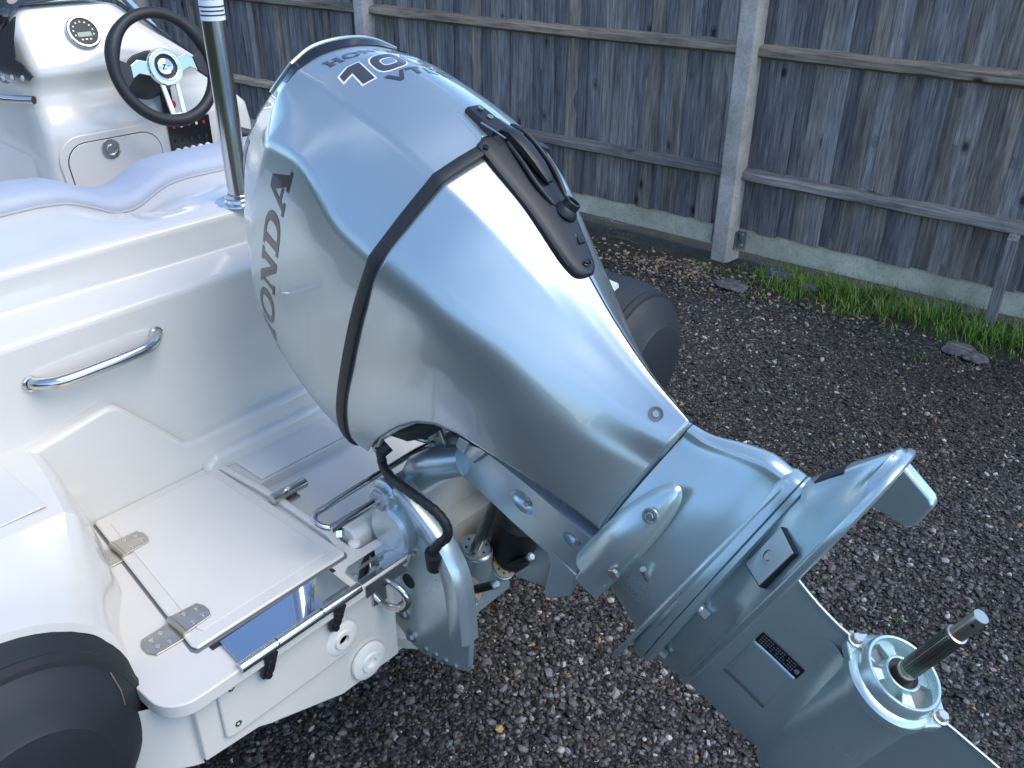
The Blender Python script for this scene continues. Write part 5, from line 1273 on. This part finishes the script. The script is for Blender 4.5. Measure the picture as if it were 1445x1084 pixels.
for k in range(14): tufts.append((rg.uniform(.1,.9), rg.uniform(-.1,.08), rg.uniform(.012,.025), 8))
for s, of, h, n in tufts:
    base = fpt(s, of, 0); sp = rg.uniform(.02,.05)
    for _ in range(n):
        g0 = rg.uniform(.55,1.25); yel = rg.random()
        col = (.10*g0*(1+.9*yel*yel), .25*g0, .028*g0, 1) if rg.random() > .09 else (.30,.25,.12,1)
        blade(base[0]+rg.gauss(0,sp), base[1]+rg.gauss(0,sp), .004, h*rg.uniform(.5,1.2), rg.uniform(.1,1.0), rg.uniform(0,6.28), rg.uniform(.0011,.0024), col)
c = onZ(1297, 508, 0.)
for _ in range(60): blade(c[0]+rg.gauss(0,.03), c[1]+rg.gauss(0,.03), .003, rg.uniform(.02,.045), rg.uniform(.4,1.1), rg.uniform(0,6.28), .0013, (.06,.12,.025,1))
c = onZ(1267, 878, 0.)
for _ in range(24): blade(c[0]+rg.gauss(0,.008), c[1]+rg.gauss(0,.008), .004, rg.uniform(.006,.014), rg.uniform(.6,1.2), rg.uniform(0,6.28), .0014, (.10,.14,.03,1))
me = bpy.data.meshes.new('grass'); me.from_pydata(vs, [], fs); me.update()
at = me.color_attributes.new('tone', 'FLOAT_COLOR', 'POINT'); at.data.foreach_set('color', np.array(cs_, dtype=np.float32).reshape(-1))
me.materials.append(MATS['grass']); o = bpy.data.objects.new('grass', me); COL.objects.link(o); tag(o, 'bright green grass tufts growing along the foot of the fence', 'grass', kind='stuff')

# ================================================================== HEDGE across the yard (mirrored in the paint and the pole)
m, N, K, B = nodes_mat('hedge_leaf'); Lk = K.new
oi = N.new('ShaderNodeTexCoord'); t = noise(N, Lk, oi.outputs['Object'], 3.5, 5); r = ramp(N, [(.3,(.018,.035,.010)),(.7,(.07,.11,.03))]); Lk(t.outputs[0], r.inputs[0]); Lk(r.outputs[0], B.inputs['Base Color']); B.inputs['Roughness'].default_value = .55
hedge = empty('hedge', (-7.2, 3, 0), 'tall dense green hedge along the yard side opposite the fence', 'hedge')
n = 26000
y = RNG.uniform(-5, 15, n); a_ = RNG.uniform(0, math.pi, n); rr_ = .72+.2*np.sin(y*1.7)+.12*np.sin(y*4.3+1)+RNG.normal(0,.10,n)
x = -7.2+rr_*np.cos(a_)*.9; hh = 2.35+.35*np.sin(y*.9+.5)+.2*np.sin(y*2.3); z = np.maximum(np.sin(a_)**.45*hh*(.55+.45*RNG.random(n)**.4), .03)
nr = RNG.normal(0, 1, (n,3)); nr /= np.linalg.norm(nr, axis=1)[:,None]; t2 = np.cross(nr, RNG.normal(0,1,(n,3))); t2 /= np.linalg.norm(t2, axis=1)[:,None]; t3 = np.cross(nr, t2)
P = np.stack([x, y, z], 1)-np.array([-7.2,3,0]); s_ = RNG.uniform(.05,.10,(n,1))
V = np.stack([P-t2*s_, P+t3*s_*.55, P+t2*s_, P-t3*s_*.55], 1).reshape(-1,3)
me = bpy.data.meshes.new('foliage'); me.from_pydata(V.tolist(), [], [(4*i,4*i+1,4*i+2,4*i+3) for i in range(n)]); me.materials.append(m)
o = bpy.data.objects.new('foliage', me); COL.objects.link(o); o.parent = hedge
MB().hexa([(-7.6,-5,0),(-6.8,-5,0),(-6.8,15,0),(-7.6,15,0),(-7.4,-5,1.9),(-7.0,-5,1.9),(-7.0,15,1.9),(-7.4,15,1.9)]).build('branches', 'dirt_brown', hedge)
